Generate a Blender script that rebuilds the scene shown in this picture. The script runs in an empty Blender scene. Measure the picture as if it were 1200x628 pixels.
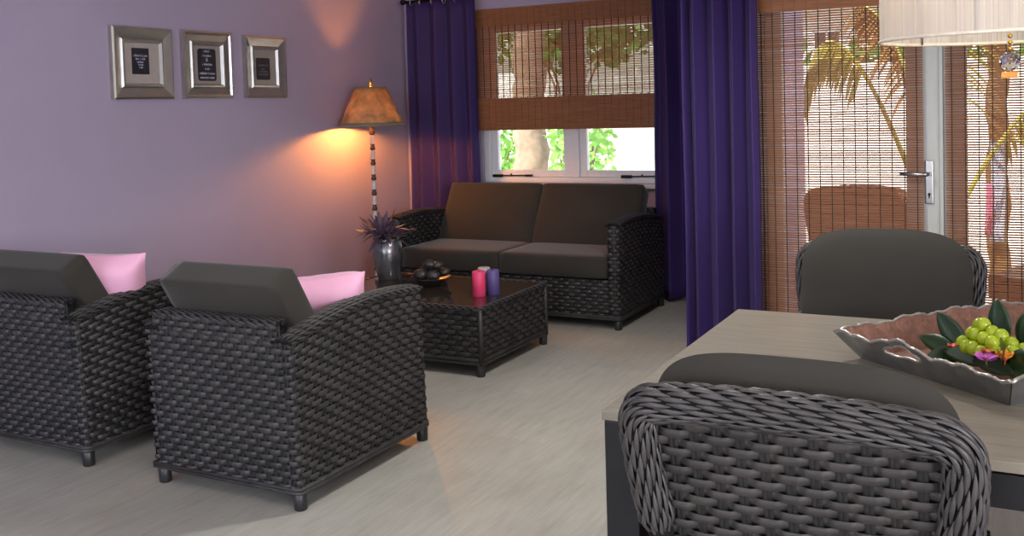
import bpy, bmesh, math, random
from math import sin, cos, pi, radians, sqrt, exp
from mathutils import Vector, Matrix, noise

random.seed(7)
SC = bpy.context.scene
COL = SC.collection
V = Vector

# ------------------------------------------------------------------ materials
def srgb(*c):
    return tuple(((x/255)/12.92 if x/255 <= .04045 else ((x/255+.055)/1.055)**2.4) for x in c) + (1,)

class NT:
    def __init__(s, name):
        s.m = bpy.data.materials.new(name); s.m.use_nodes = True
        s.n = s.m.node_tree.nodes; s.l = s.m.node_tree.links
        s.b = s.n['Principled BSDF']; s.out = s.n['Material Output']
    def add(s, t, **kw):
        n = s.n.new(t)
        for k, v in kw.items():
            if hasattr(n, k) and k not in n.inputs: setattr(n, k, v)
            else: n.inputs[k].default_value = v
        return n
    def link(s, a, b): s.l.new(a, b)
    def coords(s, scale=(1, 1, 1), kind='Object', rot=(0, 0, 0)):
        if kind == 'World':
            c = s.add('ShaderNodeNewGeometry').outputs['Position']
        else:
            c = s.add('ShaderNodeTexCoord').outputs[kind]
        mp = s.add('ShaderNodeMapping'); mp.inputs['Scale'].default_value = scale; mp.inputs['Rotation'].default_value = rot
        s.link(c, mp.inputs['Vector']); return mp.outputs['Vector']
    def noise(s, vec, scale, detail=3, rough=.55):
        n = s.add('ShaderNodeTexNoise'); n.inputs['Scale'].default_value = scale
        n.inputs['Detail'].default_value = detail; n.inputs['Roughness'].default_value = rough
        s.link(vec, n.inputs['Vector']); return n.outputs['Fac']
    def ramp(s, fac, stops):
        r = s.add('ShaderNodeValToRGB'); e = r.color_ramp.elements
        while len(e) < len(stops): e.new(.5)
        for el, (p, c) in zip(e, stops): el.position = p; el.color = c
        s.link(fac, r.inputs['Fac']); return r.outputs['Color']
    def mix(s, fac, a, b, mode='MIX'):
        n = s.add('ShaderNodeMix'); n.data_type = 'RGBA'; n.blend_type = mode
        for v, i in ((fac, 0), (a, 6), (b, 7)):
            if hasattr(v, 'is_output'): s.link(v, n.inputs[i])
            else: n.inputs[i].default_value = v
        return n.outputs[2]
    def bump(s, h, strength=.3, dist=.01):
        n = s.add('ShaderNodeBump'); n.inputs['Strength'].default_value = strength; n.inputs['Distance'].default_value = dist
        s.link(h, n.inputs['Height']); s.link(n.outputs['Normal'], s.b.inputs['Normal'])

def simple(name, col, rough=.5, metal=0, spec=.5, var=.12, nscale=30, bump=0, bscale=80, sheen=0, trans=0, coat=0):
    t = NT(name); v = t.coords()
    f = t.noise(v, nscale)
    lo = tuple(c*(1-var) for c in col[:3])+(1,); hi = tuple(min(1, c*(1+var)) for c in col[:3])+(1,)
    t.link(t.ramp(f, [(.3, lo), (.7, hi)]), t.b.inputs['Base Color'])
    t.b.inputs['Roughness'].default_value = rough; t.b.inputs['Metallic'].default_value = metal
    t.b.inputs['Specular IOR Level'].default_value = spec
    if sheen: t.b.inputs['Sheen Weight'].default_value = sheen; t.b.inputs['Sheen Roughness'].default_value = .4
    if coat: t.b.inputs['Coat Weight'].default_value = coat
    if bump: t.bump(t.noise(v, bscale, 2), bump, .004)
    if trans:
        tr = t.add('ShaderNodeBsdfTranslucent'); tr.inputs['Color'].default_value = col
        mx = t.add('ShaderNodeMixShader'); mx.inputs[0].default_value = trans
        t.link(t.b.outputs[0], mx.inputs[1]); t.link(tr.outputs[0], mx.inputs[2]); t.link(mx.outputs[0], t.out.inputs[0])
    return t.m

def emissive(name, col, strength):
    t = NT(name); t.b.inputs['Base Color'].default_value = col
    t.b.inputs['Emission Color'].default_value = col; t.b.inputs['Emission Strength'].default_value = strength
    return t.m

M = {}
def wall_paint(name, col):
    t = NT(name); v = t.coords(kind='World')
    f = t.noise(v, 1.6, 3); g = t.noise(v, 60, 3)
    t.link(t.ramp(f, [(.3, tuple(c*.965 for c in col[:3])+(1,)), (.7, tuple(c*1.03 for c in col[:3])+(1,))]), t.b.inputs['Base Color'])
    t.b.inputs['Roughness'].default_value = .62; t.b.inputs['Specular IOR Level'].default_value = .3
    t.bump(g, .06, .004); return t.m
M['lilac'] = wall_paint('lilac_wall_paint', srgb(178, 165, 188))
M['white_wall'] = wall_paint('white_wall_paint', srgb(226, 222, 216))
M['ceiling'] = wall_paint('ceiling_paint', srgb(232, 228, 224))

def floor_mat():
    t = NT('pale_plank_floor'); v = t.coords(kind='World')
    br = t.add('ShaderNodeTexBrick'); br.offset = .5
    mp = t.add('ShaderNodeMapping'); mp.inputs['Rotation'].default_value = (0, 0, pi/2); t.link(v, mp.inputs['Vector'])
    t.link(mp.outputs['Vector'], br.inputs['Vector'])
    br.inputs['Scale'].default_value = 1; br.inputs['Brick Width'].default_value = 1.25; br.inputs['Row Height'].default_value = .31
    br.inputs['Mortar Size'].default_value = .0018; br.inputs['Mortar Smooth'].default_value = .3
    br.inputs['Color1'].default_value = (.45, .45, .45, 1); br.inputs['Color2'].default_value = (.56, .56, .56, 1); br.inputs['Mortar'].default_value = (.38, .38, .38, 1)
    st = t.coords((9, 1.1, 1), 'World'); g1 = t.noise(st, 3.2, 5, .62)
    st2 = t.coords((40, 2.6, 1), 'World'); g2 = t.noise(st2, 2.4, 3, .6)
    cl = t.noise(v, 2.3, 4)
    base = t.ramp(g1, [(.28, srgb(142, 139, 130)), (.5, srgb(166, 163, 153)), (.75, srgb(180, 178, 169))])
    base = t.mix(.35, base, t.ramp(g2, [(.3, srgb(137, 134, 125)), (.7, srgb(182, 180, 171))]))
    base = t.mix(.35, base, t.ramp(cl, [(.3, srgb(152, 146, 135)), (.7, srgb(176, 174, 165))]))
    base = t.mix(.30, base, br.outputs['Color'], 'OVERLAY')
    t.link(base, t.b.inputs['Base Color'])
    t.b.inputs['Roughness'].default_value = .42; t.b.inputs['Specular IOR Level'].default_value = .35
    t.bump(g2, .05, .002); return t.m
M['floor'] = floor_mat()

def table_wood():
    t = NT('washed_grey_oak'); st = t.coords((1.3, 16, 4), 'World'); g = t.noise(st, 3, 5, .6)
    st2 = t.coords((3, 70, 4), 'World'); g2 = t.noise(st2, 2, 3)
    c = t.ramp(g, [(.25, srgb(100, 93, 81)), (.5, srgb(126, 119, 105)), (.78, srgb(146, 138, 124))])
    c = t.mix(.4, c, t.ramp(g2, [(.3, srgb(115, 106, 93)), (.7, srgb(156, 147, 132))]))
    t.link(c, t.b.inputs['Base Color']); t.b.inputs['Roughness'].default_value = .36; t.b.inputs['Specular IOR Level'].default_value = .5
    t.bump(g2, .06, .002); return t.m
M['oak'] = table_wood()

def wicker(name, dark, light, rough=.42, spec=.5):
    t = NT(name); v = t.coords(); f = t.noise(v, 9, 3); st = t.coords((60, 60, 400)); g = t.noise(st, 1.2, 2)
    c = t.ramp(f, [(.3, dark), (.7, light)])
    t.link(t.mix(.35, c, t.ramp(g, [(.3, dark), (.75, light)])), t.b.inputs['Base Color'])
    t.b.inputs['Roughness'].default_value = rough; t.b.inputs['Specular IOR Level'].default_value = spec
    t.bump(g, .15, .001); return t.m
M['wicker'] = wicker('charcoal_wicker', srgb(33, 31, 31), srgb(66, 63, 62), .45, .4)
M['wicker_stake'] = wicker('charcoal_wicker_stake', srgb(21, 20, 20), srgb(36, 35, 35))
M['wicker_back'] = simple('dark_wicker_core', srgb(20, 19, 19), .8, spec=.2)
M['rim_wicker'] = wicker('dark_braid', srgb(42, 39, 39), srgb(80, 76, 75), .42, .45)
M['chair_wicker'] = wicker('umber_grey_wicker', srgb(38, 35, 33), srgb(68, 63, 60), .5, .35)
M['brown_wicker'] = wicker('brown_patio_wicker', srgb(96, 60, 42), srgb(138, 92, 66))
M['brown_core'] = simple('brown_patio_core', srgb(70, 42, 30), .8)
M['leg_dark'] = simple('dark_leg', srgb(38, 36, 37), .4)
M['cushion'] = simple('dark_taupe_canvas', srgb(53, 50, 45), .85, spec=.2, var=.06, nscale=4, bump=.12, bscale=420, sheen=.25)
M['pink'] = simple('pink_satin', srgb(238, 176, 204), .5, spec=.4, var=.05, nscale=6, bump=.12, bscale=30, sheen=.3)
M['table_frame'] = simple('anthracite_frame', srgb(29, 28, 30), .45, spec=.25)
M['table_edge'] = M['oak']
M['black_glass'] = simple('dark_tinted_glass', srgb(52, 44, 37), .06, spec=1.0, var=.02)
M['silver'] = simple('brushed_silver', srgb(190, 186, 178), .31, metal=.9, var=.08, nscale=14, bump=.05)
M['silver_matte'] = simple('aged_pewter', srgb(126, 126, 124), .42, metal=.6, var=.2, nscale=18, bump=.25, bscale=60)
M['brownish'] = simple('hammered_brown_metal', srgb(138, 100, 84), .5, metal=.5, var=.22, nscale=60, bump=.5, bscale=120)  # warm brown for the tray's inner faces and base
M['steel'] = simple('satin_steel', srgb(170, 168, 166), .28, metal=1, var=.04)
M['white_paint'] = simple('white_gloss_paint', srgb(232, 232, 234), .35, var=.02)
M['door_paint'] = simple('off_white_door_paint', srgb(178, 179, 174), .4, var=.02)
M['mat_card'] = simple('pale_mat_card', srgb(176, 166, 158), .8, var=.05)
M['mat_card_grey'] = simple('grey_mat_card', srgb(158, 148, 140), .8, var=.05)
M['card_dark'] = simple('dark_print_card', srgb(40, 37, 46), .5, var=.15)
M['letter'] = simple('pale_print', srgb(186, 186, 206), .6, var=.05)
M['letter_dim'] = simple('dim_print', srgb(108, 104, 108), .6, var=.05)
def curtain_mat():
    t = NT('violet_curtain_cloth'); v = t.coords((260, 260, 260)); g = t.noise(v, 1, 2)
    c = srgb(60, 43, 98)
    t.link(t.ramp(g, [(.3, srgb(55, 39, 90)), (.7, srgb(66, 47, 107))]), t.b.inputs['Base Color'])
    t.b.inputs['Roughness'].default_value = .6; t.b.inputs['Sheen Weight'].default_value = .04; t.b.inputs['Specular IOR Level'].default_value = .25
    t.bump(g, .08, .001)
    tr = t.add('ShaderNodeBsdfTranslucent'); tr.inputs['Color'].default_value = c
    mx = t.add('ShaderNodeMixShader'); mx.inputs[0].default_value = .1
    t.link(t.b.outputs[0], mx.inputs[1]); t.link(tr.outputs[0], mx.inputs[2]); t.link(mx.outputs[0], t.out.inputs[0])
    return t.m
M['curtain'] = curtain_mat()
M['rod'] = simple('black_iron', srgb(30, 26, 26), .35, metal=.6)
def reed(name, a, b, trans):
    t = NT(name); st = t.coords((2.5, 1, 90), 'World'); g = t.noise(st, 3, 3)
    t.link(t.ramp(g, [(.25, a), (.75, b)]), t.b.inputs['Base Color']); t.b.inputs['Roughness'].default_value = .55
    tr = t.add('ShaderNodeBsdfTranslucent'); t.link(t.ramp(g, [(.25, a), (.75, b)]), tr.inputs['Color'])
    mx = t.add('ShaderNodeMixShader'); mx.inputs[0].default_value = trans
    t.link(t.b.outputs[0], mx.inputs[1]); t.link(tr.outputs[0], mx.inputs[2]); t.link(mx.outputs[0], t.out.inputs[0])
    return t.m
M['reed'] = reed('bamboo_reed', srgb(164, 106, 68), srgb(208, 144, 100), .45)
M['reed_door'] = reed('bamboo_reed_door', srgb(146, 94, 60), srgb(188, 128, 88), .5)
M['cord'] = simple('dark_blind_cord', srgb(52, 42, 28), .8)
def glass_mat(name='clear_window_glass'):
    t = NT(name); t.n.remove(t.b)
    tr = t.add('ShaderNodeBsdfTransparent'); tr.inputs[0].default_value = (.96, .98, .97, 1)
    gl = t.add('ShaderNodeBsdfGlossy'); gl.inputs['Roughness'].default_value = .02
    fr = t.add('ShaderNodeFresnel'); fr.inputs[0].default_value = 1.45
    mx = t.add('ShaderNodeMixShader'); ar = t.add('ShaderNodeMath'); ar.operation = 'MULTIPLY'; t.link(fr.outputs[0], ar.inputs[0]); ar.inputs[1].default_value = .45; t.link(ar.outputs[0], mx.inputs[0]); t.link(tr.outputs[0], mx.inputs[1]); t.link(gl.outputs[0], mx.inputs[2])
    t.link(mx.outputs[0], t.out.inputs[0]); return t.m
M['glass'] = glass_mat()
def crystal_mat():
    t = NT('cut_crystal'); t.b.inputs['Transmission Weight'].default_value = 1; t.b.inputs['Roughness'].default_value = .0; t.b.inputs['IOR'].default_value = 1.6
    return t.m
M['crystal'] = crystal_mat()
def parchment():
    t = NT('mottled_parchment'); v = t.coords(); f = t.noise(v, 9, 4, .6)
    c = t.ramp(f, [(.3, srgb(120, 108, 84)), (.52, srgb(178, 150, 104)), (.75, srgb(214, 190, 140))])
    t.link(c, t.b.inputs['Base Color']); t.b.inputs['Roughness'].default_value = .7
    tr = t.add('ShaderNodeBsdfTranslucent'); t.link(c, tr.inputs['Color'])
    mx = t.add('ShaderNodeMixShader'); mx.inputs[0].default_value = .28
    t.link(t.b.outputs[0], mx.inputs[1]); t.link(tr.outputs[0], mx.inputs[2]); t.link(mx.outputs[0], t.out.inputs[0]); return t.m
M['parchment'] = parchment()
M['shade_trim'] = simple('grey_shade_trim', srgb(126, 116, 100), .7)
M['gold'] = simple('brass', srgb(220, 170, 80), .25, metal=1)
M['pearl'] = simple('pale_pearl_bead', srgb(206, 200, 196), .22, var=.12, nscale=60, spec=.7)
M['bead_dark'] = simple('dark_bronze_bead', srgb(74, 58, 50), .35, metal=.4)
def string_shade():
    t = NT('cream_string_shade')
    tc = t.add('ShaderNodeTexCoord'); sp = t.add('ShaderNodeSeparateXYZ'); t.link(tc.outputs['Object'], sp.inputs[0])
    at = t.add('ShaderNodeMath'); at.operation = 'ARCTAN2'; t.link(sp.outputs[1], at.inputs[0]); t.link(sp.outputs[0], at.inputs[1])
    cb = t.add('ShaderNodeCombineXYZ'); t.link(at.outputs[0], cb.inputs[0])
    g = t.noise(cb.outputs[0], 60, 4, .75); g2 = t.noise(cb.outputs[0], 9, 2)
    c = t.ramp(g, [(.34, srgb(192, 178, 158)), (.48, srgb(222, 215, 206)), (.62, srgb(234, 231, 227))])
    t.link(c, t.b.inputs['Base Color']); t.b.inputs['Roughness'].default_value = .7
    tr = t.add('ShaderNodeBsdfTranslucent'); t.link(c, tr.inputs['Color'])
    mx = t.add('ShaderNodeMixShader'); mx.inputs[0].default_value = .45
    t.link(t.b.outputs[0], mx.inputs[1]); t.link(tr.outputs[0], mx.inputs[2])
    tp = t.add('ShaderNodeBsdfTransparent'); m2 = t.add('ShaderNodeMixShader')
    a = t.add('ShaderNodeMapRange'); t.link(g2, a.inputs[0]); a.inputs[1].default_value = .3; a.inputs[2].default_value = .7; a.inputs[3].default_value = .02; a.inputs[4].default_value = .36
    t.link(a.outputs[0], m2.inputs[0]); t.link(mx.outputs[0], m2.inputs[1]); t.link(tp.outputs[0], m2.inputs[2]); t.link(m2.outputs[0], t.out.inputs[0])
    return t.m
M['string'] = string_shade()
M['shade_rim'] = simple('cream_shade_rim', srgb(236, 224, 204), .6)
M['amber'] = simple('amber_reflection_tint', srgb(230, 150, 60), .1, spec=.6)  # amber colour stands in for an orange-ish reflection below the crystal ball
M['bulb'] = emissive('warm_bulb', (1, .72, .38, 1), 30)
M['lamp_bulb'] = emissive('lamp_bulb_glow', (1, .34, .05, 1), 1250)
M['vase'] = simple('dark_pewter_glaze', srgb(128, 126, 128), .27, metal=.8, var=.18, nscale=14)
M['plum_leaf'] = simple('plum_leaf', srgb(88, 68, 86), .55, var=.25, nscale=40)
M['pink_wax'] = simple('pink_wax', srgb(226, 66, 112), .45, var=.05)
M['violet_wax'] = simple('violet_wax', srgb(86, 74, 128), .45, var=.08)
M['grey_wax'] = simple('pale_grey_wax', srgb(176, 168, 172), .5, var=.05)
M['wick'] = simple('black_wick', srgb(26, 24, 22), .9)
M['ornament'] = simple('charcoal_ornament', srgb(58, 54, 52), .35, metal=.3, var=.3, nscale=30, bump=.3)
M['leaf_green'] = simple('deep_green_leaf', srgb(30, 54, 26), .38, var=.3, nscale=20)
M['grape'] = simple('green_grape', srgb(168, 186, 36), .25, spec=.6, var=.12, nscale=25, trans=.2)
M['grape_stem'] = simple('grape_stem', srgb(116, 124, 44), .6)
M['orchid'] = simple('violet_petal', srgb(196, 92, 186), .55, var=.15)
M['orange_petal'] = simple('orange_petal', srgb(226, 142, 36), .55, var=.15)
M['red_petal'] = simple('coral_petal', srgb(190, 74, 56), .55, var=.15)
# outdoors
M['paving'] = simple('pale_patio_paving', srgb(222, 216, 204), .8, var=.06, nscale=2)
M['garden_wall'] = simple('white_render', srgb(236, 234, 228), .85, var=.05, nscale=2)
M['terracotta'] = simple('terracotta_tile', srgb(176, 104, 66), .8, var=.2)
M['house_pane'] = simple('dark_house_pane', srgb(60, 68, 78), .2)
M['bark'] = simple('grey_palm_bark', srgb(140, 120, 102), .85, var=.3, nscale=8, bump=.5, bscale=14)
M['foliage'] = simple('bright_garden_leaf', srgb(150, 196, 104), .5, var=.35, nscale=3, trans=.4)
M['foliage_dark'] = simple('mid_garden_leaf', srgb(84, 138, 62), .5, var=.35, nscale=3, trans=.35)
M['frond'] = simple('yellow_green_frond', srgb(156, 152, 62), .55, var=.3, nscale=5, trans=.35)
M['frond_dry'] = simple('dry_brown_frond', srgb(150, 116, 66), .7, var=.3, nscale=5, trans=.25)
M['frond_stem'] = simple('yellow_green_stalk', srgb(178, 176, 66), .5)
M['pink_cloth'] = simple('pink_cloth', srgb(222, 120, 160), .8, var=.1)
M['blue_cloth'] = simple('pale_blue_cloth', srgb(186, 204, 232), .8, var=.1)
M['grass'] = simple('lawn', srgb(124, 160, 74), .9, var=.3, nscale=6)

# ------------------------------------------------------------------ mesh builder
class MB:
    def __init__(s): s.v = []; s.f = []; s.mi = []; s.mats = []; s.cur = 0; s.sm = []
    def mat(s, m):
        if m not in s.mats: s.mats.append(m)
        s.cur = s.mats.index(m); return s
    def add(s, vs, fs, smooth=True):
        o = len(s.v); s.v += [tuple(p) for p in vs]
        for f in fs: s.f.append(tuple(i+o for i in f)); s.mi.append(s.cur); s.sm.append(smooth)
    def grid(s, rows, closeu=False, closev=False, smooth=True):
        n = len(rows); m = len(rows[0]); vs = [p for r in rows for p in r]; fs = []
        for i in range(n if closev else n-1):
            for j in range(m if closeu else m-1):
                a = i*m+j; b = i*m+(j+1) % m; c = ((i+1) % n)*m+(j+1) % m; d = ((i+1) % n)*m+j
                fs.append((a, b, c, d))
        s.add(vs, fs, smooth)
    def box(s, lo, hi, bev=0):
        x0, y0, z0 = lo; x1, y1, z1 = hi
        if bev <= 0:
            vs = [(x, y, z) for z in (z0, z1) for x, y in ((x0, y0), (x1, y0), (x1, y1), (x0, y1))]
            s.add(vs, [(3, 2, 1, 0), (4, 5, 6, 7), (0, 1, 5, 4), (1, 2, 6, 5), (2, 3, 7, 6), (3, 0, 4, 7)], False)
        else:
            bm = bmesh.new(); bmesh.ops.create_cube(bm, size=1)
            for v in bm.verts: v.co = V(((x0+x1)/2+v.co.x*(x1-x0), (y0+y1)/2+v.co.y*(y1-y0), (z0+z1)/2+v.co.z*(z1-z0)))
            bmesh.ops.bevel(bm, geom=bm.edges[:], offset=bev, segments=2, affect='EDGES', profile=.6)
            bm.verts.index_update()
            s.add([v.co for v in bm.verts], [[v.index for v in f.verts] for f in bm.faces], False); bm.free()
    def tube(s, pts, r, seg=8, cap=True):
        pts = [V(p) for p in pts]; n = len(pts); rr = r if hasattr(r, '__len__') else [r]*n
        t0 = (pts[1]-pts[0]).normalized(); up = V((0, 0, 1)) if abs(t0.z) < .9 else V((1, 0, 0))
        nrm = (up-t0*up.dot(t0)).normalized(); rows = []
        for i in range(n):
            t = (pts[min(i+1, n-1)]-pts[max(i-1, 0)]).normalized()
            nrm = (nrm-t*nrm.dot(t)).normalized(); bi = t.cross(nrm)
            rows.append([pts[i]+(nrm*cos(2*pi*k/seg)+bi*sin(2*pi*k/seg))*rr[i] for k in range(seg)])
        s.grid(rows, closeu=True)
        if cap:
            o = len(s.v)-n*seg
            s.f.append(tuple(o+k for k in range(seg))[::-1]); s.mi.append(s.cur); s.sm.append(False)
            s.f.append(tuple(o+(n-1)*seg+k for k in range(seg))); s.mi.append(s.cur); s.sm.append(False)
    def lathe(s, prof, seg=32, c=(0, 0, 0), cap=True):
        rows = [[(c[0]+r*cos(2*pi*k/seg), c[1]+r*sin(2*pi*k/seg), c[2]+z) for k in range(seg)] for r, z in prof]
        s.grid(rows, closeu=True)
        if cap:
            o = len(s.v)-len(prof)*seg
            s.f.append(tuple(o+k for k in range(seg))[::-1]); s.mi.append(s.cur); s.sm.append(False)
            s.f.append(tuple(o+(len(prof)-1)*seg+k for k in range(seg))); s.mi.append(s.cur); s.sm.append(False)
    def ball(s, c, r, seg=14, rings=9, sq=(1, 1, 1)):
        rows = []
        for i in range(rings+1):
            a = -pi/2+pi*i/rings; rad = max(cos(a), .001)
            rows.append([(c[0]+r*sq[0]*rad*cos(2*pi*k/seg), c[1]+r*sq[1]*rad*sin(2*pi*k/seg), c[2]+r*sq[2]*sin(a)) for k in range(seg)])
        s.grid(rows, closeu=True)
    def xf(s, mtx, start=0):
        for i in range(start, len(s.v)): s.v[i] = tuple(mtx @ V(s.v[i]))
    def build(s, name, mat=None, parent=None, sub=0):
        me = bpy.data.meshes.new(name); me.from_pydata([tuple(v) for v in s.v], [], s.f)
        if mat is not None and not s.mats: me.materials.append(mat)
        else:
            for m in s.mats: me.materials.append(m)
            me.polygons.foreach_set('material_index', s.mi)
        me.polygons.foreach_set('use_smooth', s.sm); me.update()
        o = bpy.data.objects.new(name, me); COL.objects.link(o)
        if parent: o.parent = parent
        if sub:
            m = o.modifiers.new('Subdivision', 'SUBSURF'); m.levels = sub; m.render_levels = sub
        return o

def tag(o, label=None, cat=None, group=None, kind=None):
    if label: o['label'] = label
    if cat: o['category'] = cat
    if group: o['group'] = group
    if kind: o['kind'] = kind
    return o
def thing(name, label, cat, loc=(0, 0, 0), rz=0, group=None):
    o = bpy.data.objects.new(name, None); o.empty_display_size = .1; COL.objects.link(o)
    o.location = loc; o.rotation_euler = (0, 0, rz); return tag(o, label, cat, group)
def struct(o, label=None, cat=None):
    o['kind'] = 'structure'
    return tag(o, label, cat)
def copy_tree(o, parent=None):
    c = o.copy(); COL.objects.link(c)
    if parent: c.parent = parent
    for ch in list(o.children): copy_tree(ch, c)
    return c

def fillet(pts, rad, n=4):
    out = [V(pts[0])]
    for i in range(1, len(pts)-1):
        p = V(pts[i]); a = (V(pts[i-1])-p); b = (V(pts[i+1])-p)
        ra = min(rad, a.length*.45, b.length*.45)
        A = p+a.normalized()*ra; B = p+b.normalized()*ra
        for k in range(n+1):
            t = k/n; out.append(A*(1-t)**2+p*2*t*(1-t)+B*t*t)
    out.append(V(pts[-1])); return out
def resample(pts, step):
    L = [0]
    for a, b in zip(pts, pts[1:]): L.append(L[-1]+(b-a).length)
    n = max(2, round(L[-1]/step)); out = []; k = 0
    for i in range(n+1):
        d = L[-1]*i/n
        while k < len(pts)-2 and L[k+1] < d: k += 1
        seg = L[k+1]-L[k]; t = (d-L[k])/seg if seg > 1e-9 else 0
        out.append(pts[k].lerp(pts[k+1], min(1, max(0, t))))
    return out, L[-1]/n

def weave(mb, path, zb, zt, pitch=.040, rowh=.0255, amp=.0044, mats=None, phase=0, stake_w=.45, core=True, up=None, gap=.075):
    """Flat straps woven over and under upright stakes along a plan path; the outside lies to the right of travel."""
    mats = mats or (M['wicker'], M['wicker_stake'], M['wicker_back'])
    P3 = [V((p[0], p[1], 0)) for p in path]
    L = sum((b-a).length for a, b in zip(P3, P3[1:])); pitch = L/max(2, round(L/pitch))
    pts, st = resample(P3, pitch/8)
    n = len(pts); nr = []
    for i in range(n):
        t = (pts[min(i+1, n-1)]-pts[max(i-1, 0)]).normalized(); nr.append(V((t.y, -t.x, 0)))
    tops = [zt(p.x, p.y) if callable(zt) else zt for p in pts]
    rows = max(2, round((sum(tops)/n-zb)/rowh))
    up = up or (lambda p, z: V((0, 0, 0)))
    mb.mat(mats[0])
    for j in range(rows):
        g = []; jz = random.uniform(-.04, .04)
        for f, d in ((gap, -.003), (.3, .0008), (.7, .0008), (1-gap, -.003)):
            r = []
            for i in range(n):
                s = i*st; z = zb+(tops[i]-zb)*(j+f+jz)/rows
                o = amp*math.tanh(2.6*cos(pi*s/pitch+pi*(j+phase)))
                r.append(pts[i]+nr[i]*(o+d)+V((0, 0, z))+up(pts[i], z))
            g.append(r)
        mb.grid(g)
    mb.mat(mats[1])
    for i in range(0, n, 8):
        t = V((-nr[i].y, nr[i].x, 0)); rws = []
        for k in range(rows*2+1):
            z = zb+(tops[i]-zb)*k/(rows*2)
            for_ = []
            for w, d in ((-.5, -.003), (-.04, .0012), (.0, -.0015), (.04, .0012), (.5, -.003)):
                for_.append(pts[i]+t*(w*pitch*stake_w)+nr[i]*d+V((0, 0, z))+up(pts[i], z))
            rws.append(for_)
        mb.grid(rws)
    if core:
        mb.mat(mats[2]); K = 6
        mb.grid([[pts[i]-nr[i]*(amp+.005)+V((0, 0, zb+(tops[i]-zb)*k/K))+up(pts[i], zb+(tops[i]-zb)*k/K) for i in range(n)] for k in range(K+1)])
    return rows

def braid(mb, path, r, rows=9, dash=.06, width=.0078, a0=-.2, a1=2*pi-.2, slant=.9, mats=None, upv=None, flat=1.0):
    """A thick wrapped roll: staggered slanting strands laid over a dark core along a 3-D path."""
    mats = mats or (M['rim_wicker'], M['wicker_back'])
    pts, st = resample([V(p) for p in path], .008); n = len(pts)
    T = [(pts[min(i+1, n-1)]-pts[max(i-1, 0)]).normalized() for i in range(n)]
    N = []; ref = V(upv or (0, 0, 1)); nrm = (ref-T[0]*ref.dot(T[0])).normalized()
    for i in range(n):
        nrm = (nrm-T[i]*nrm.dot(T[i])).normalized(); N.append(nrm.copy())
    B = [T[i].cross(N[i]) for i in range(n)]
    rr = [r*min(1, .55+.45*min(i, n-1-i)/4) for i in range(n)]
    mb.mat(mats[1])
    mb.grid([[pts[i]+(N[i]*cos(2*pi*k/12)+B[i]*sin(2*pi*k/12))*(rr[i]*.9) for k in range(12)] for i in range(n)], closeu=True)
    for e in (0, n-1): mb.ball(pts[e], r*.8, 10, 6)
    mb.mat(mats[0])
    L = (n-1)*st; nd = max(3, round(L/dash)); da = (a1-a0)/rows
    def at(s, a, h):
        q = min(max(s/st, 0), n-1.001); i = int(q); t = q-i
        p = pts[i].lerp(pts[i+1], t); nn = N[i].lerp(N[i+1], t); bb = B[i].lerp(B[i+1], t); rad = rr[i]*(1-t)+rr[i+1]*t
        return p+(nn*cos(a)+bb*sin(a))*(rad+h)
    for row in range(rows):
        for d in range(-1, nd+1):
            s0 = (d+(row*.5+.11*sin(row*2.3)) % 1)*L/nd; ln = L/nd*1.16; g = []
            for k in range(9):
                t = k/8; s = s0+ln*t
                if s < -.004 or s > L+.004: continue
                prof = sin(pi*min(max(t, .02), .98))**.5; h = .19*min(r, .036)*sin(pi*t)-.07*min(r, .036)
                ac = a0+(row+slant*(t-.5)+.5)*da; hw = width*prof/r*.5*1.0
                g.append([at(s, ac-hw, h-.002), at(s, ac-hw*.5, h+.0012), at(s, ac+hw*.5, h+.0012), at(s, ac+hw, h-.002)])
            if len(g) > 2: mb.grid(g)

def cushion_mb(w, d, h, crown=.25, r=.03, seg=14):
    """Rounded box cushion centred at the origin, x width, y depth, z thickness, with a soft crown."""
    bm = bmesh.new(); bmesh.ops.create_cube(bm, size=1)
    bmesh.ops.subdivide_edges(bm, edges=bm.edges[:], cuts=seg, use_grid_fill=True)
    mb = MB()
    for v in bm.verts:
        p = V((v.co.x*w, v.co.y*d, v.co.z*h)); hx, hy, hz = w/2-r, d/2-r, h/2-r
        q = V((min(max(p.x, -hx), hx), min(max(p.y, -hy), hy), min(max(p.z, -hz), hz)))
        dv = p-q
        # remap the outer shell to a rounded edge
        if dv.length > 1e-6:
            dm = max(abs(dv.x), abs(dv.y), abs(dv.z)); p = q+dv.normalized()*dm
        fx = 1-(2*v.co.x)**2; fy = 1-(2*v.co.y)**2; fz = 1-(2*v.co.z)**2
        p.z += v.co.z*2*crown*h*max(0, fx*fy)**.7*.5
        p.y += v.co.y*2*.02*max(0, fx*fz); p.x += v.co.x*2*.012*max(0, fy*fz)
        v.co = p
    bm.verts.index_update()
    mb.add([v.co for v in bm.verts], [[v.index for v in f.verts] for f in bm.faces]); bm.free()
    return mb

def pillow_mb(w, h, t, seed=0, n=22):
    """Knife-edge scatter pillow in the local XZ plane with pointed corners and wrinkles."""
    mb = MB(); rows = {1: [], -1: []}
    for sgn in (1, -1):
        g = []
        for i in range(n+1):
            r = []
            for j in range(n+1):
                u = 2*j/n-1; v = 2*i/n-1
                pin = 1-.10*(1-u*u)*(v*v)**1.0; piu = 1-.10*(1-v*v)*(u*u)
                th = max(0, (1-u**4)*(1-v**4))**.62*t/2
                wr = noise.noise(V((u*2.1+seed, v*2.1, sgn*1.7)))*.012*(1-u*u)*(1-v*v)+noise.noise(V((u*7+seed, v*7, sgn)))*.003*max(0, 1-abs(u*v))
                r.append(V((u*w/2*piu, sgn*(th+wr*(1 if th > .003 else 0)), v*h/2*pin)))
            g.append(r)
        if sgn > 0: g = [r[::-1] for r in g]
        mb.grid(g)
    return mb

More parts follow.
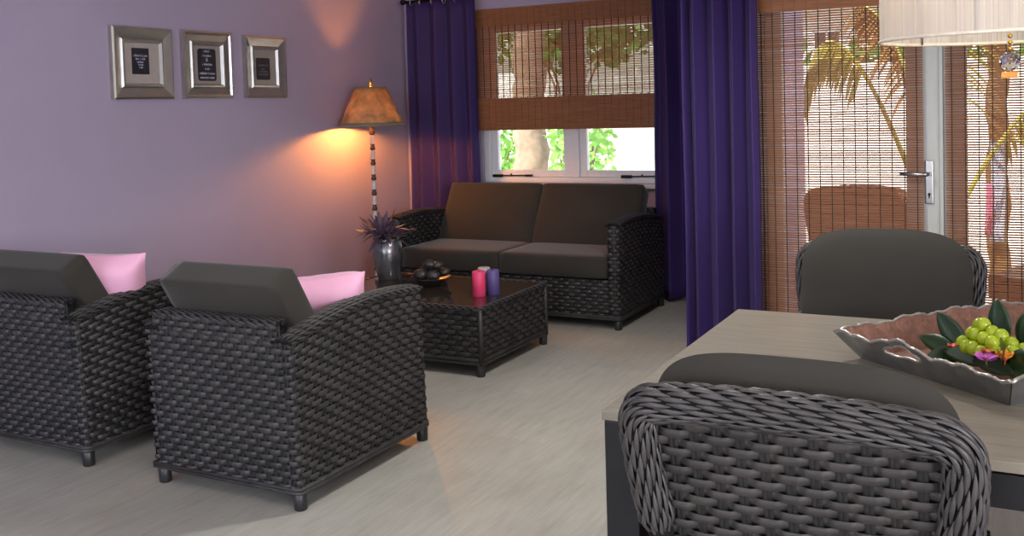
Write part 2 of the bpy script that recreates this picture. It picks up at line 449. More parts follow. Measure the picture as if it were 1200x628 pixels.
# ------------------------------------------------------------------ the setting
FX0, FX1, FY0, YB, YD = -4.68, 3.2, -3.6, 7.0, 5.44
JX0, JX1 = -1.63, -1.43
CEIL = 2.62
m = MB(); m.box((FX0-.2, FY0-.2, -.12), (JX1, YB+.16, 0)); m.box((JX1, FY0-.2, -.12), (FX1+.2, YD+.15, 0))
struct(m.build('floor', M['floor']))
m = MB(); m.box((FX0-.2, FY0-.2, CEIL), (JX1, YB+.2, CEIL+.12)); m.box((JX1, FY0-.2, CEIL), (FX1+.2, YD+.2, CEIL+.12))
struct(m.build('ceiling', M['ceiling']))
m = MB(); m.box((FX0-.2, FY0-.2, 0), (FX0, YB+.2, CEIL)); struct(m.build('wall_left', M['lilac']))
WX0, WX1, WZ0, WZ1 = -3.96, -2.15, .84, 2.16      # window opening
m = MB()
m.box((FX0, YB, 0), (WX0, YB+.2, CEIL)); m.box((WX1, YB, 0), (JX0, YB+.2, CEIL))
m.box((WX0, YB, 0), (WX1, YB+.2, WZ0)); m.box((WX0, YB, WZ1), (WX1, YB+.2, CEIL))
struct(m.build('wall_back', M['lilac']))
m = MB(); m.box((JX0, YD, 0), (JX1, YB+.2, CEIL)); struct(m.build('wall_jog', M['lilac']))
DX0, DX1, DZ = -1.33, .53, 2.12
m = MB(); m.box((JX1, YD, 0), (DX0, YD+.16, CEIL)); m.box((DX1, YD, 0), (FX1, YD+.16, CEIL)); m.box((DX0, YD, DZ), (DX1, YD+.16, CEIL))
struct(m.build('wall_garden', M['lilac']))
# right wall and rear wall with openings for the fill lights, all outside the frame
m = MB(); RW0, RW1 = -3.0, .6
m.box((FX1, FY0-.2, 0), (FX1+.2, RW0, CEIL)); m.box((FX1, RW1, 0), (FX1+.2, YD+.16, CEIL)); m.box((FX1, RW0, 0), (FX1+.2, RW1, .9)); m.box((FX1, RW0, 2.2), (FX1+.2, RW1, CEIL))
struct(m.build('wall_right', M['white_wall']))
m = MB(); BW0, BW1 = -4.5, -.3
m.box((FX0, FY0-.2, 0), (BW0, FY0, CEIL)); m.box((BW1, FY0-.2, 0), (FX1, FY0, CEIL)); m.box((BW0, FY0-.2, 0), (BW1, FY0, .9)); m.box((BW0, FY0-.2, 2.3), (BW1, FY0, CEIL))
struct(m.build('wall_rear', M['white_wall']))
m = MB(); m.box((FX0, YB-.014, 0), (JX0-.014, YB, .085), .004); struct(m.build('baseboard_back', M['white_paint']))
m = MB(); m.box((FX0, FY0, 0), (FX0+.014, YB-.014, .085), .004); struct(m.build('baseboard_left', M['white_paint']))
m = MB(); m.box((JX0-.014, YD, 0), (JX0, YB-.014, .085), .004); struct(m.build('baseboard_jog', M['white_paint']))

# window with two casements
win = thing('window_1', 'white two casement window above the sofa', 'window', (0, 0, 0)); struct(win)
yf = YB+.03
m = MB()
fx0, fx1 = WX0, WX1; 
m.box((fx0, yf, WZ0), (fx0+.062, yf+.07, WZ1), .006); m.box((fx1-.062, yf, WZ0), (fx1, yf+.07, WZ1), .006)
m.box((fx0+.062, yf, WZ0), (fx1-.062, yf+.07, WZ0+.045), .006); m.box((fx0+.062, yf, WZ1-.05), (fx1-.062, yf+.07, WZ1), .006)
xm = -3.15; m.box((xm-.035, yf, WZ0+.045), (xm+.035, yf+.07, WZ1-.05), .006)
m.build('window_frame', M['white_paint'], win)
for a, b in ((fx0+.064, xm-.037), (xm+.037, fx1-.064)):
    z0, z1 = WZ0+.047, WZ1-.052; w = .062
    s = MB(); y0, y1 = yf+.012, yf+.058
    s.box((a, y0, z0), (a+w, y1, z1), .005); s.box((b-w, y0, z0), (b, y1, z1), .005)
    s.box((a+w, y0, z0), (b-w, y1, z0+.052), .005); s.box((a+w, y0, z1-w), (b-w, y1, z1), .005)
    so = s.build('casement_sash', M['white_paint'], win)
    p = MB(); p.box((a+w, yf+.03, z0+.052), (b-w, yf+.036, z1-w)); p.build('window_pane', M['glass'], so)
m = MB(); m.box((WX0-.03, YB-.05, WZ0-.03), (WX1+.03, YB+.03, WZ0), .006); m.build('window_sill', M['white_paint'], win)
for x, wd in ((-3.86, .34), (-2.75, .34)):
    m = MB(); z = WZ0+.055
    m.tube([(x+.02, yf-.012, z), (x+wd, yf-.014, z+.006)], .0055, 6)
    m.box((x-.01, yf-.03, z-.012), (x+.07, yf+.004, z+.012), .004); m.box((x+wd-.06, yf-.03, z-.004), (x+wd, yf+.004, z+.012), .003)
    m.tube([(x+.16, yf-.014, z+.004), (x+.16, yf-.03, z+.016)], .006, 6)
    m.build('casement_stay', M['rod'], win)

# French doors
def leaf(n, x0, x1, sl, sr):
    d = thing('door_%d' % n, None, None); d['kind'] = 'structure'
    tag(d, ('white glazed door leaf with the lever handle, behind the bamboo blind' if n == 1 else 'white glazed door leaf at the right edge behind the bamboo blind'), 'door')
    y0, y1 = YD+.03, YD+.08; z1 = DZ-.05; m = MB()
    m.box((x0, y0, .03), (x0+sl, y1, z1), .004); m.box((x1-sr, y0, .03), (x1, y1, z1), .004)
    m.box((x0+sl, y0, .03), (x1-sr, y1, .2), .004); m.box((x0+sl, y0, z1-.1), (x1-sr, y1, z1), .004)
    m.build('door_frame', M['door_paint'], d)
    p = MB(); p.box((x0+sl, YD+.052, .2), (x1-sr, YD+.058, z1-.1)); p.build('door_pane', M['glass'], d)
    return d
dl = leaf(1, -1.29, -.404, .085, .17); dr = leaf(2, -.40, .49, .115, .09)
m = MB(); m.box((DX0, YD+.01, 0), (DX0+.036, YD+.12, DZ)); m.box((DX1-.036, YD+.01, 0), (DX1, YD+.12, DZ)); m.box((DX0+.036, YD+.01, DZ-.046), (DX1-.036, YD+.12, DZ)); m.box((DX0+.036, YD+.02, 0), (DX1-.036, YD+.13, .025))
struct(m.build('trim_1', M['white_paint']))
m = MB(); m.box((-.413, YD+.014, .05), (-.396, YD+.03, DZ-.06), .003); m.build('meeting_strip', M['door_paint'], dl)
m = MB(); hx, hz, hy = -.464, 1.045, YD+.03
m.box((hx-.02, hy-.012, hz-.155), (hx+.02, hy, hz+.07), .006)
m.tube([(hx, hy-.006, hz), (hx, hy-.05, hz)], .011, 12)
m.tube(fillet([V((hx, hy-.045, hz)), V((hx-.015, hy-.058, hz)), V((hx-.135, hy-.058, hz+.002))], .012), .0105, 12)
m.mat(M['steel']); 
hd = m.build('door_handle', M['steel'], dl)
m = MB(); m.mat(M['rod']); m.tube([(hx, hy-.0125, hz-.105), (hx, hy-.0145, hz-.105)], .007, 12); m.box((hx-.003, hy-.0145, hz-.125), (hx+.003, hy-.0125, hz-.105)); m.build('keyhole', M['rod'], hd)

# ------------------------------------------------------------------ bamboo blinds
def slats(mb, x0, x1, y, z0, z1, pitch, h, th=.0025, jit=.0008):
    n = int((z1-z0)/pitch)
    for k in range(n):
        z = z0+(k+.5)*pitch+random.uniform(-jit, jit); hh = h*random.uniform(.88, 1.08)/2; yy = y+random.uniform(-.0008, .0008)
        mb.box((x0, yy-th/2, z-hh), (x1, yy+th/2, z+hh))
def cords(mb, x0, x1, y, z0, z1, step, r=.0022):
    n = round((x1-x0-.06)/step)
    for k in range(n+1):
        x = x0+.03+(x1-x0-.06)*k/n
        mb.box((x-r, y-.004, z0), (x+r, y+.004, z1))
wb = thing('bamboo_blind', 'woven bamboo roman blind half lowered over the window behind the sofa', 'blind', (0, 0, 0), 0, None)
bx0, bx1, by = -3.985, -2.0, YB-.045
m = MB(); slats(m, bx0, bx1, by, 1.50, 2.2, .0125, .0098); m.build('slat_panel', M['reed'], wb)
m = MB(); cords(m, bx0, bx1, by, 1.50, 2.2, .058); m.build('woven_cord', M['cord'], wb)
m = MB(); slats(m, bx0, bx1, by-.016, 2.095, 2.215, .0095, .0088); slats(m, bx0, bx1, by-.011, 2.095, 2.215, .0095, .0092); cords(m, bx0, bx1, by-.018, 2.095, 2.215, .058); m.build('valance', M['reed'], wb)
m = MB()
for kk in range(4): slats(m, bx0, bx1, by-.008-.009*kk, 1.268+.008*(kk % 2), 1.527, .0098, .0092)
cords(m, bx0, bx1, by-.037, 1.268, 1.527, .058)
m.box((bx0, by-.035, 1.266), (bx1, by-.008, 1.276), .003)
m.build('bottom_fold', M['reed'], wb)
m = MB(); m.box((bx0, by-.008, 2.2), (bx1, by+.04, 2.235), .003); m.build('head_rail', M['reed'], wb)
def door_blind(x0, x1, label):
    t = thing('bamboo_blind', label, 'blind'); y = YD+.004
    m = MB(); slats(m, x0, x1, y, .06, 1.99, .0128, .0093); m.build('slat_panel', M['reed_door'], t)
    m = MB(); cords(m, x0, x1, y, .06, 1.99, .062, .002); m.build('woven_cord', M['cord'], t)
    m = MB(); slats(m, x0, x1, y-.014, 1.918, 2.06, .0092, .0088); slats(m, x0, x1, y-.009, 1.918, 2.06, .0092, .009); cords(m, x0, x1, y-.016, 1.918, 2.06, .062); m.build('valance', M['reed'], t)
    m = MB(); m.box((x0, y-.006, 1.99), (x1, y+.022, 2.06), .003); m.build('head_rail', M['reed'], t)
    m = MB(); m.box((x0, y-.008, .045), (x1, y+.008, .075), .003); m.build('bottom_rail', M['reed'], t)
door_blind(-1.335, -.488, 'bamboo blind on the glazed door leaf left of the lever handle')
door_blind(-.384, .48, 'bamboo blind on the right door leaf behind the hanging crystal lamp')

# ------------------------------------------------------------------ curtains
def curtain(name, label, x0, x1, y, z0, z1, folds, depth, seed, group=None, flare=0.0, yaw=0):
    t = thing(name, label, 'curtain', ((x0+x1)/2, y, 0), yaw, group)
    W = x1-x0; n = folds*16; rows = []; K = 26
    ph = [random.Random(seed+i).uniform(-.6, .6) for i in range(folds+2)]; am = [random.Random(seed*3+i).uniform(.55, 1.25) for i in range(folds+2)]
    for k in range(K+1):
        tz = k/K; z = z0+(z1-z0)*tz; r = []
        for i in range(n+1):
            u = i/n; f = u*folds; a = int(min(f, folds-.001)); fr = f-a
            A = am[a]*(1-fr)+am[a+1]*fr; P = ph[a]*(1-fr)+ph[a+1]*fr
            loose = 1-.35*tz
            yy = depth*A*(.55+.45*loose)*sin(2*pi*f+P*loose)+.012*noise.noise(V((u*5+seed, z*1.3, 1)))*loose
            xx = -W/2+W*u+.006*sin(4*pi*f+P)+flare*(1-tz)*(u-.5)*W+.012*noise.noise(V((u*3+seed, z*.9, 7)))
            r.append(V((xx, yy, z+.004*sin(2*pi*f))))
        rows.append(r)
    m = MB(); m.grid(rows); o = m.build('curtain_cloth', M['curtain'], t)
    s = o.modifiers.new('Solidify', 'SOLIDIFY'); s.thickness = .003; s.offset = 0
    h = MB()
    hr = [[p+V((0, -.0035, 0)) for p in rows[1]], [p+V((0, -.0035, 0)) for p in rows[0]]]
    e = MB()
    for k in range(folds):
        i = int((k+.5)/folds*n); p = rows[K][i]
        ring = [V((p.x, p.y+.0, z1-.045))+V((0, .026*cos(2*pi*q/14), .026*sin(2*pi*q/14))) for q in range(15)]
    return t
curtain('curtain', 'violet curtain left of the window, beside the lit floor lamp', -4.555, -3.915, YB-.15, .02, 2.33, 4, .046, 11, 'violet window curtains')
curtain('curtain', 'violet curtain falling behind the right arm of the sofa', -2.44, -1.80, YB-.15, .02, 2.33, 4, .046, 23, 'violet window curtains')
curtain('curtain', 'wide violet curtain in front, between the window and the garden door', -1.70, -1.285, YD-.15, .015, 2.36, 4, .066, 8, None, .02)
rod = thing('curtain_rod', 'black curtain rod with a round end knob above the window', 'curtain rod', (0, YB-.15, 2.335))
m = MB(); m.tube([(-4.56, 0, 0), (-1.70, 0, 0)], .011, 10); m.build('rod', M['rod'], rod)
m = MB(); m.ball((-4.585, 0, 0), .024, 12, 8); m.tube([(-4.57, 0, 0), (-4.553, 0, 0)], .016, 10); m.build('end_knob', M['rod'], rod)
for x in (-4.50, -4.41, -4.30, -4.19, -4.08, -3.97):
    m = MB(); m.tube([(x, .024*cos(a), .024*sin(a)-.012) for a in [2*pi*q/16 for q in range(17)]], .0055, 6, False); m.build('ring', M['silver'], rod)
for x in (-4.53, -1.75):
    m = MB(); m.box((x-.008, 0, -.01), (x+.008, .15, .01), .003); m.box((x-.018, .138, -.04), (x+.018, .15, .04), .004); m.build('bracket', M['rod'], rod)
rod2 = thing('curtain_rod', 'black curtain rod over the garden door', 'curtain rod', (0, YD-.15, 2.365))
m = MB(); m.tube([(-1.72, 0, 0), (.9, 0, 0)], .011, 10); m.build('rod', M['rod'], rod2)
m = MB(); m.ball((-1.735, 0, 0), .022, 12, 8); m.build('end_knob', M['rod'], rod2)
for x in (-1.5, .85):
    m = MB(); m.box((x-.008, 0, -.01), (x+.008, .15, .01), .003); m.build('bracket', M['rod'], rod2)

# ------------------------------------------------------------------ picture frames on the left wall
def picture(yc, zc, w, h, label, style):
    t = thing('picture_frame', label, 'picture', (FX0, yc, zc), 0, None)
    # profile from the outer edge inwards: (inset, height off wall)
    prof = {0: [(0, 0), (0, .03), (.012, .036), (.05, .024), (.066, .018), (.074, .03), (.086, .032), (.094, .012)],
            1: [(0, 0), (0, .032), (.014, .036), (.024, .026), (.062, .02), (.070, .032), (.080, .034), (.09, .012)],
            2: [(0, 0), (0, .028), (.016, .034), (.030, .028), (.066, .016), (.074, .028), (.084, .030), (.092, .012)]}[style]
    rows = []
    for ins, ht in prof:
        a, b = w/2-ins, h/2-ins; rows.append([V((ht, -a, -b)), V((ht, a, -b)), V((ht, a, b)), V((ht, -a, b))])
    m = MB(); m.grid(rows, closeu=True, smooth=False); m.build('frame', M['silver'], t)
    a, b = w/2-.092, h/2-.092
    m = MB(); m.box((.006, -a, -b), (.012, a, b)); mt = m.build('mat_board', M['mat_card'] if style == 0 else M['mat_card_grey'], t)
    return t, a, b
def card(t, yo, zo, w, h, lines, mat, rnd, lower=()):
    m = MB(); n = 6; pts = []
    for cx, cz, a0 in ((w/2-rnd, h/2-rnd, 0), (-w/2+rnd, h/2-rnd, 90), (-w/2+rnd, -h/2+rnd, 180), (w/2-rnd, -h/2+rnd, 270)):
        for k in range(n+1): a = radians(a0+90*k/n); pts.append((cx+rnd*cos(a), cz+rnd*sin(a)))
    N = len(pts); vs = [(x, yo+p, zo+q) for x in (.012, .0135) for p, q in pts]
    m.add(vs, [tuple(range(N, 2*N)), tuple(range(N))[::-1]]+[(i, (i+1) % N, N+(i+1) % N, N+i) for i in range(N)], False)
    c = m.build('print', M['card_dark'], t)
    R = random.Random(3)
    for block in ([lines, lower] if lower else [lines]):
      l = MB()
      for z, wd, hh in block:
          y = -wd/2
          while y < wd/2-.002:
              cw = R.uniform(.0045, .008); tall = R.random() < .35
              top = hh*(1.0 if tall else .68)
              l.box((.0135, yo+y, zo+z), (.0142, yo+y+.002, zo+z+top))
              if R.random() < .75: l.box((.0135, yo+y+.002, zo+z+(top if R.random() < .5 else hh*.3)-.002), (.0142, yo+y+cw*.75, zo+z+(top if R.random() < .5 else hh*.32)))
              if R.random() < .5: l.box((.0135, yo+y+cw*.62, zo+z), (.0142, yo+y+cw*.62+.0018, zo+z+hh*.66))
              y += cw+(.006 if R.random() < .12 else .0)
      l.build('lettering', mat, c)
t, a, b = picture(4.185, 1.771, .452, .425, 'silver frame with square dark print, leftmost of three on the wall', 0)
card(t, -.01, .012, .128, .155, [(.026, .098, .015), (.008, .07, .013), (-.01, .05, .012), (-.026, .034, .011), (-.042, .026, .011)], M['letter'], .003)
t, a, b = picture(4.708, 1.774, .42, .425, 'silver frame whose dark print has rounded corners, middle of three on the wall', 1)
card(t, .0, .0, .158, .205, [(.08, .05, .014), (.052, .076, .014)], M['letter'], .02, ((-.003, .08, .014), (-.031, .036, .012), (-.061, .13, .014), (-.088, .125, .014)))
fc = bpy.data.curves.new('ampersand', 'FONT'); fc.body = '&'; fc.size = .034; fc.align_x = 'CENTER'; fc.extrude = .0004
fo = bpy.data.objects.new('ampersand', fc); COL.objects.link(fo); bpy.context.view_layer.update()
me = bpy.data.meshes.new_from_object(fo.evaluated_get(bpy.context.evaluated_depsgraph_get())); bpy.data.objects.remove(fo)
me.materials.clear(); me.materials.append(M['letter']); amp_o = bpy.data.objects.new('lettering', me); COL.objects.link(amp_o)
amp_o.matrix_local = Matrix.Translation((.0140, 0, .022)) @ Matrix(((0, 0, 1, 0), (1, 0, 0, 0), (0, 1, 0, 0), (0, 0, 0, 1)))
amp_o.parent = [c for c in t.children if c.name.startswith('print')][0]
t, a, b = picture(5.248, 1.771, .41, .42, 'silver frame with small faded dark print, nearest the floor lamp', 2)
card(t, -.018, -.012, .138, .150, [(.018, .09, .012), (-.006, .03, .01), (-.024, .10, .012), (-.044, .09, .012)], M['letter_dim'], .014)

# ------------------------------------------------------------------ floor lamp
LX, LY = -4.385, 6.08
lamp = thing('floor_lamp', 'lit floor lamp with a beaded pole and mottled parchment shade in the corner', 'lamp', (LX, LY, 0))
m = MB(); m.lathe([(.15, 0), (.152, .012), (.14, .024), (.06, .034), (.03, .05), (.018, .06)], 32); m.build('base', M['bead_dark'], lamp)
z = .06; k = 0
while z < 1.27:
    if k % 2 == 0:
        h = .068; m = MB(); m.lathe([(.017, z), (.0185, z+.006), (.014, z+h*.6), (.0125, z+h)], 16); m.build('pale_bead', M['pearl'], lamp)
    else:
        h = .046; m = MB(); m.lathe([(.013, z), (.021, z+.008), (.02, z+.02), (.014, z+h*.7), (.018, z+h)], 16); m.build('dark_bead', M['bead_dark'], lamp)
    z += h; k += 1
m = MB(); m.lathe([(.012, z), (.017, z+.004), (.014, z+.03), (.016, z+.05), (.016, 1.352)], 16); m.build('candle_sleeve', M['gold'], lamp)
m = MB(); m.lathe([(.243, 1.338), (.116, 1.625)], 48, cap=False); sh = m.build('lamp_shade', M['parchment'], lamp)
s = sh.modifiers.new('Solidify', 'SOLIDIFY'); s.thickness = .003
m = MB(); m.lathe([(.246, 1.334), (.2455, 1.35), (.237, 1.362)], 48, cap=False); o = m.build('shade_trim', M['shade_trim'], sh)
s = o.modifiers.new('Solidify', 'SOLIDIFY'); s.thickness = .004
m = MB(); m.lathe([(.1215, 1.607), (.1165, 1.63)], 48, cap=False); o = m.build('shade_trim', M['shade_trim'], sh)
s = o.modifiers.new('Solidify', 'SOLIDIFY'); s.thickness = .004
m = MB()
for a in (0, 2*pi/3, 4*pi/3): m.tube([(0, 0, 1.622), (.115*cos(a), .115*sin(a), 1.622)], .002, 5)
m.tube([(0, 0, 1.60), (0, 0, 1.635)], .006, 8)
m.tube([(0.012, 0, 1.36), (.055, 0, 1.42), (.05, 0, 1.55), (0, 0, 1.62)], .002, 5); m.tube([(-.012, 0, 1.36), (-.055, 0, 1.42), (-.05, 0, 1.55), (0, 0, 1.62)], .002, 5)
m.build('shade_harp', M['gold'], lamp)
m = MB(); m.lathe([(.008, 1.63), (.016, 1.636), (.012, 1.645), (.017, 1.655), (.012, 1.672), (.004, 1.69), (.001, 1.70)], 14); m.build('finial', M['gold'], lamp)
m = MB(); m.lathe([(.013, 1.355), (.014, 1.366), (.026, 1.388), (.029, 1.405), (.022, 1.428), (.004, 1.44)], 16); m.build('light_bulb', M['lamp_bulb'], lamp)

# ------------------------------------------------------------------ wicker lounge seats
ARM_T = .082; SD = .865; ZB = .072
def arm_top(y):
    t = min(max(y/SD, 0), 1); return .632+.206*t-.158*t*t
def make_lounge(name, label, cat, W, ncush, group=None):
    root = thing(name, label, cat, (0, 0, 0), 0, group)
    hw = W/2
    m = MB(); weave(m, [(-hw+.035, .0), (hw-.035, .0)], ZB, arm_top(0)-.003)
    # raised upper rail of the back between the arms
    weave(m, [(-hw+.055, .0), (hw-.055, .0)], arm_top(0)-.012, .69, rowh=.026, phase=1)
    weave(m, [(hw-.06, .05), (-hw+.06, .05)], .30, .69)
    m.mat(M['wicker_back']); m.box((-hw+.057, .006, ZB), (hw-.057, .044, .684))
    bk = m.build('backrest', None, root)
    m = MB()
    for yy in (.004, .026, .048): braid(m, [(-hw+.055, yy, .692), (hw-.055, yy, .692)], .0115, 5, .046, .008)
    for sx in (-1, 1): braid(m, [(sx*(hw-.052), .026, .62), (sx*(hw-.052), .026, .69)], .017, 7, .03, .009)
    m.build('top_braid', None, bk)
    for sx in (-1, 1):
        m = MB(); xo, xi = sx*hw, sx*(hw-ARM_T)
        base = [V((xi, .06, 0)), V((xi, SD, 0)), V((xo, SD, 0)), V((xo, 0, 0)), V((sx*(hw-.037), 0, 0))]
        path = fillet(base, .026, 4)
        if sx < 0: path = path[::-1]
        if sx > 0: path = path
        # travel so that the outside is on the right
        path = path[::-1] if sx > 0 else path[::-1]
        weave(m, path if sx > 0 else path, ZB, lambda x, y: arm_top(y)-.006)
        m.mat(M['wicker_back']); 
        K = 16
        for q in (0,):
            rows = []
            for k in range(K+1):
                y = .012+(SD-.024)*k/K; z = arm_top(y)-.012; a, b = sorted((xo-sx*.012, xi+sx*.012))
                rows.append([(a, y, ZB), (a, y, z), (b, y, z), (b, y, ZB)])
            m.grid(rows, closeu=True, smooth=False)
        ar = m.build('armrest', None, root)
        m = MB()
        nb = 5
        for q in range(nb):
            f = q/(nb-1); x = xi+(xo-xi)*f; lift = .006*sin(pi*f)
            braid(m, [(x, .0+SD*k/14, arm_top(SD*k/14)-.006+lift) for k in range(15)], .0115, 5, .046, .008)
        m.build('arm_cap', None, ar)
    m = MB(); weave(m, [(hw-ARM_T+.004, SD-.03), (-hw+ARM_T-.004, SD-.03)], ZB, .315)
    m.mat(M['wicker_back']); m.box((-hw+ARM_T, .05, ZB+.03), (hw-ARM_T, SD-.045, .30))
    m.build('seat_base', None, root)
    m = MB(); ring = [V((-hw-.002, -.002, 0)), V((hw+.002, -.002, 0)), V((hw+.002, SD+.002, 0)), V((-hw-.002, SD+.002, 0)), V((-hw-.002, -.002, 0))]
    for z in (ZB-.003, ZB+.010): 
        m.mat(M['wicker']); m.tube([p+V((0, 0, z)) for p in fillet(ring, .03)], .0075, 8)
    m.build('bottom_rail', None, root)
    for sx in (-1, 1):
        for y in (.024, SD-.024):
            m = MB(); m.lathe([(.0225, 0), (.0245, .004), (.027, ZB+.02)], 16, (sx*(hw-.024), y, 0)); m.build('leg', M['leg_dark'], root)
    iw = W-2*ARM_T-.012; cw = iw/ncush
    for c in range(ncush):
        x = -iw/2+cw*(c+.5)
        cm = cushion_mb(cw-.006, SD-.115, .145, .06, .015); cm.xf(Matrix.Translation((x, .075+(SD-.115)/2+.035, .395)))
        cm.build('seat_cushion', M['cushion'], root)
        cm = cushion_mb(cw-.006+(.036 if ncush == 1 else 0), .135, .50, .0, .014)
        # push a little belly into the front face
        for i, p in enumerate(cm.v):
            fx = 1-(2*p[0]/cw)**2; fz = 1-(2*p[2]/.5)**2
            if p[1] > 0: cm.v[i] = (p[0], p[1]+.022*max(0, fx*fz), p[2])
        L = radians(29)
        mtx = Matrix.Translation((x, .196, .63)) @ Matrix.Rotation(L, 4, 'X')
        cm.xf(mtx); cm.build('back_cushion', M['cushion'], root)
    return root
ac = make_lounge('armchair', 'charcoal wicker armchair in front, its pink pillow showing beside the coffee table', 'armchair', .734, 1, 'wicker armchairs')
ac.location = (-2.717, 2.745, 0)
def shear(root, k):
    for o in [root]+list(root.children_recursive):
        if o.type == 'MESH':
            for v in o.data.vertices: v.co.y -= k*v.co.z
shear(ac, .045)
ac1 = copy_tree(ac); ac1['label'] = 'charcoal wicker armchair cut off by the left edge of the photo'; ac1.location = (-3.848, 2.745, 0)
sofa = make_lounge('sofa', 'two seat charcoal wicker sofa under the window', 'sofa', 1.76, 2)
sofa.location = (-3.207, 6.70, 0); sofa.rotation_euler = (0, 0, pi)

def put_pillow(label, loc, yaw, lean, roll, seed, size=.42, height=.37):
    t = thing('throw_pillow', label, 'pillow', loc, yaw)
    m = pillow_mb(size, height, .19, seed); m.xf(Matrix.Rotation(lean, 4, 'X') @ Matrix.Rotation(roll, 4, 'Y'))
    m.build('pillow_cover', M['pink'], t)
    return t
put_pillow('pink pillow in the nearer armchair, beside the coffee table', (-2.605, 3.20, .628), radians(36), radians(30), radians(-5), 1.0)
put_pillow('pink pillow in the armchair cut off by the left edge', (-3.655, 3.03, .668), radians(30), radians(20), radians(3), 5.0, .37, .42)

# ------------------------------------------------------------------ coffee table
ct = thing('coffee_table', 'low wicker coffee table with a dark glass top in front of the sofa', 'coffee table', (-3.19, 4.957, 0))
hx, hy, zt = .57, .402, .38
m = MB(); ring = [V((-hx+.05, -hy, 0)), V((hx, -hy, 0)), V((hx, hy, 0)), V((-hx, hy, 0)), V((-hx, -hy, 0)), V((-hx+.05, -hy, 0))]
weave(m, fillet(ring, .02, 3), .075, zt-.022, .047, .029, .004)
m.mat(M['wicker_back']); m.box((-hx+.015, -hy+.015, .085), (hx-.015, hy-.015, zt-.02))
m.build('woven_body', None, ct)
m = MB()
loop = fillet([V((-hx+.1, -hy, 0)), V((hx, -hy, 0)), V((hx, hy, 0)), V((-hx, hy, 0)), V((-hx, -hy, 0)), V((-hx+.1, -hy, 0))], .03)
braid(m, [p+V((0, 0, zt-.012)) for p in loop], .0135, 6, .05, .009)
m.build('top_rail', None, ct)
m = MB(); m.mat(M['wicker'])
for z in (.068, .086): m.tube([p+V((0, 0, z)) for p in loop], .0095, 8)
for sx in (-1, 1):
    for sy in (-1, 1): m.tube([(sx*(hx-.002), sy*(hy-.002), .06), (sx*(hx-.002), sy*(hy-.002), zt-.015)], .013, 10)
m.build('frame_rail', None, ct)
m = MB(); m.box((-hx+.016, -hy+.016, zt-.02), (hx-.016, hy-.016, zt-.002), .002); m.build('glass_top', M['black_glass'], ct)
for sx in (-1, 1):
    for sy in (-1, 1):
        m = MB(); m.lathe([(.021, 0), (.0235, .004), (.026, .08)], 16, (sx*(hx-.016), sy*(hy-.016), 0)); m.build('leg', M['leg_dark'], ct)
TZ = zt-.002
# vase with plum coloured leaves
vx, vy = -3.63, 5.155
vs = thing('vase', 'dark pewter vase on the coffee table holding plum coloured leaves', 'vase', (vx, vy, TZ))
m = MB(); m.lathe([(.062, 0), (.066, .004), (.078, .05), (.094, .12), (.098, .17), (.092, .215), (.078, .245), (.073, .252), (.078, .262), (.074, .262), (.069, .25), (.082, .2), (.085, .1), (.05, .02)], 36); m.build('vase_body', M['vase'], vs)
m = MB(); m.tube([(.071, -.0, .25), (.1, -.0, .245), (.108, 0, .21), (.096, 0, .17)], .006, 8); m.build('handle', M['vase'], vs)
pl = thing('foliage_arrangement', 'spray of plum coloured leaves standing in the pewter vase', 'plant', (vx-.02, vy-.01, TZ+.24))
R = random.Random(4)
def leaf_strip(m, p0, d, L, w, droop, up=V((0, 0, 1)), n=7, fold=.25):
    d = d.normalized(); side = d.cross(up)
    if side.length < .01: side = V((1, 0, 0))
    side.normalize(); nn = side.cross(d).normalized(); rows = []
    for k in range(n+1):
        t = k/n; c = p0+d*(L*t)+V((0, 0, -droop*L*t*t)); ww = w*(sin(pi*min(1, .06+t*.94))**.75)*(1-.25*t)
        if k == n: ww = w*.03
        rows.append([c-side*ww+nn*ww*fold, c-side*ww*.5+nn*ww*fold*.35, c, c+side*ww*.5+nn*ww*fold*.35, c+side*ww+nn*ww*fold])
    m.grid(rows)
for k in range(64):
    m = MB(); a = R.uniform(0, 2*pi); el = R.uniform(-.2, 1.25); L = R.uniform(.075, .155)*(1.25 if el < .5 else .85)
    d = V((cos(a)*cos(el), sin(a)*cos(el), sin(el)))
    st = V((cos(a)*.03, sin(a)*.03, .015+.06*R.random()))
    m.tube([V((cos(a)*.012, sin(a)*.012, -.05)), st, st+d*.03], .0025, 5)
    leaf_strip(m, st+d*.02, d, L, R.uniform(.014, .023), R.uniform(-.25, .45))
    o = m.build('leaf', M['plum_leaf'], pl); s = o.modifiers.new('Solidify', 'SOLIDIFY'); s.thickness = .0015
# dark stacked ornament
orn = thing('bowl', 'charcoal bowl of dark round ornaments on the coffee table', 'bowl', (-3.235, 5.04, TZ))
m = MB(); m.lathe([(.05, 0), (.055, .004), (.075, .02), (.12, .05), (.124, .055), (.118, .054), (.07, .026), (.01, .012)], 32, cap=True); m.build('bowl_body', M['ornament'], orn)
R = random.Random(9); k = 0
for (x, y, z, r) in ((-.05, -.03, .07, .042), (.045, -.045, .072, .04), (.0, .05, .075, .045), (-.075, .045, .085, .03), (.075, .03, .082, .032), (-.005, -.005, .128, .038), (.055, -.005, .128, .03)):
    t = thing('ornament_ball', ['lump of dark stone at the left of the charcoal bowl', 'dark stone nearest the front of the charcoal bowl', 'large dark stone at the back of the charcoal bowl', 'small dark stone by the bowl rim nearest the vase', 'small dark stone at the right rim of the bowl', 'dark stone topping the pile in the charcoal bowl', 'smaller dark stone beside the top one of the pile'][k], 'ornament', (-3.235+x, 5.04+y, TZ+z), 0, 'dark ornaments in the bowl')
    m = MB(); m.ball((0, 0, 0), r, 18, 12, (1.15, 1, .82))
    for i, p in enumerate(m.v):
        p = V(p); m.v[i] = p*(1+.14*noise.noise(p*30+V((k*3, 0, 0))))
    m.build('stone', M['ornament'], t); k += 1
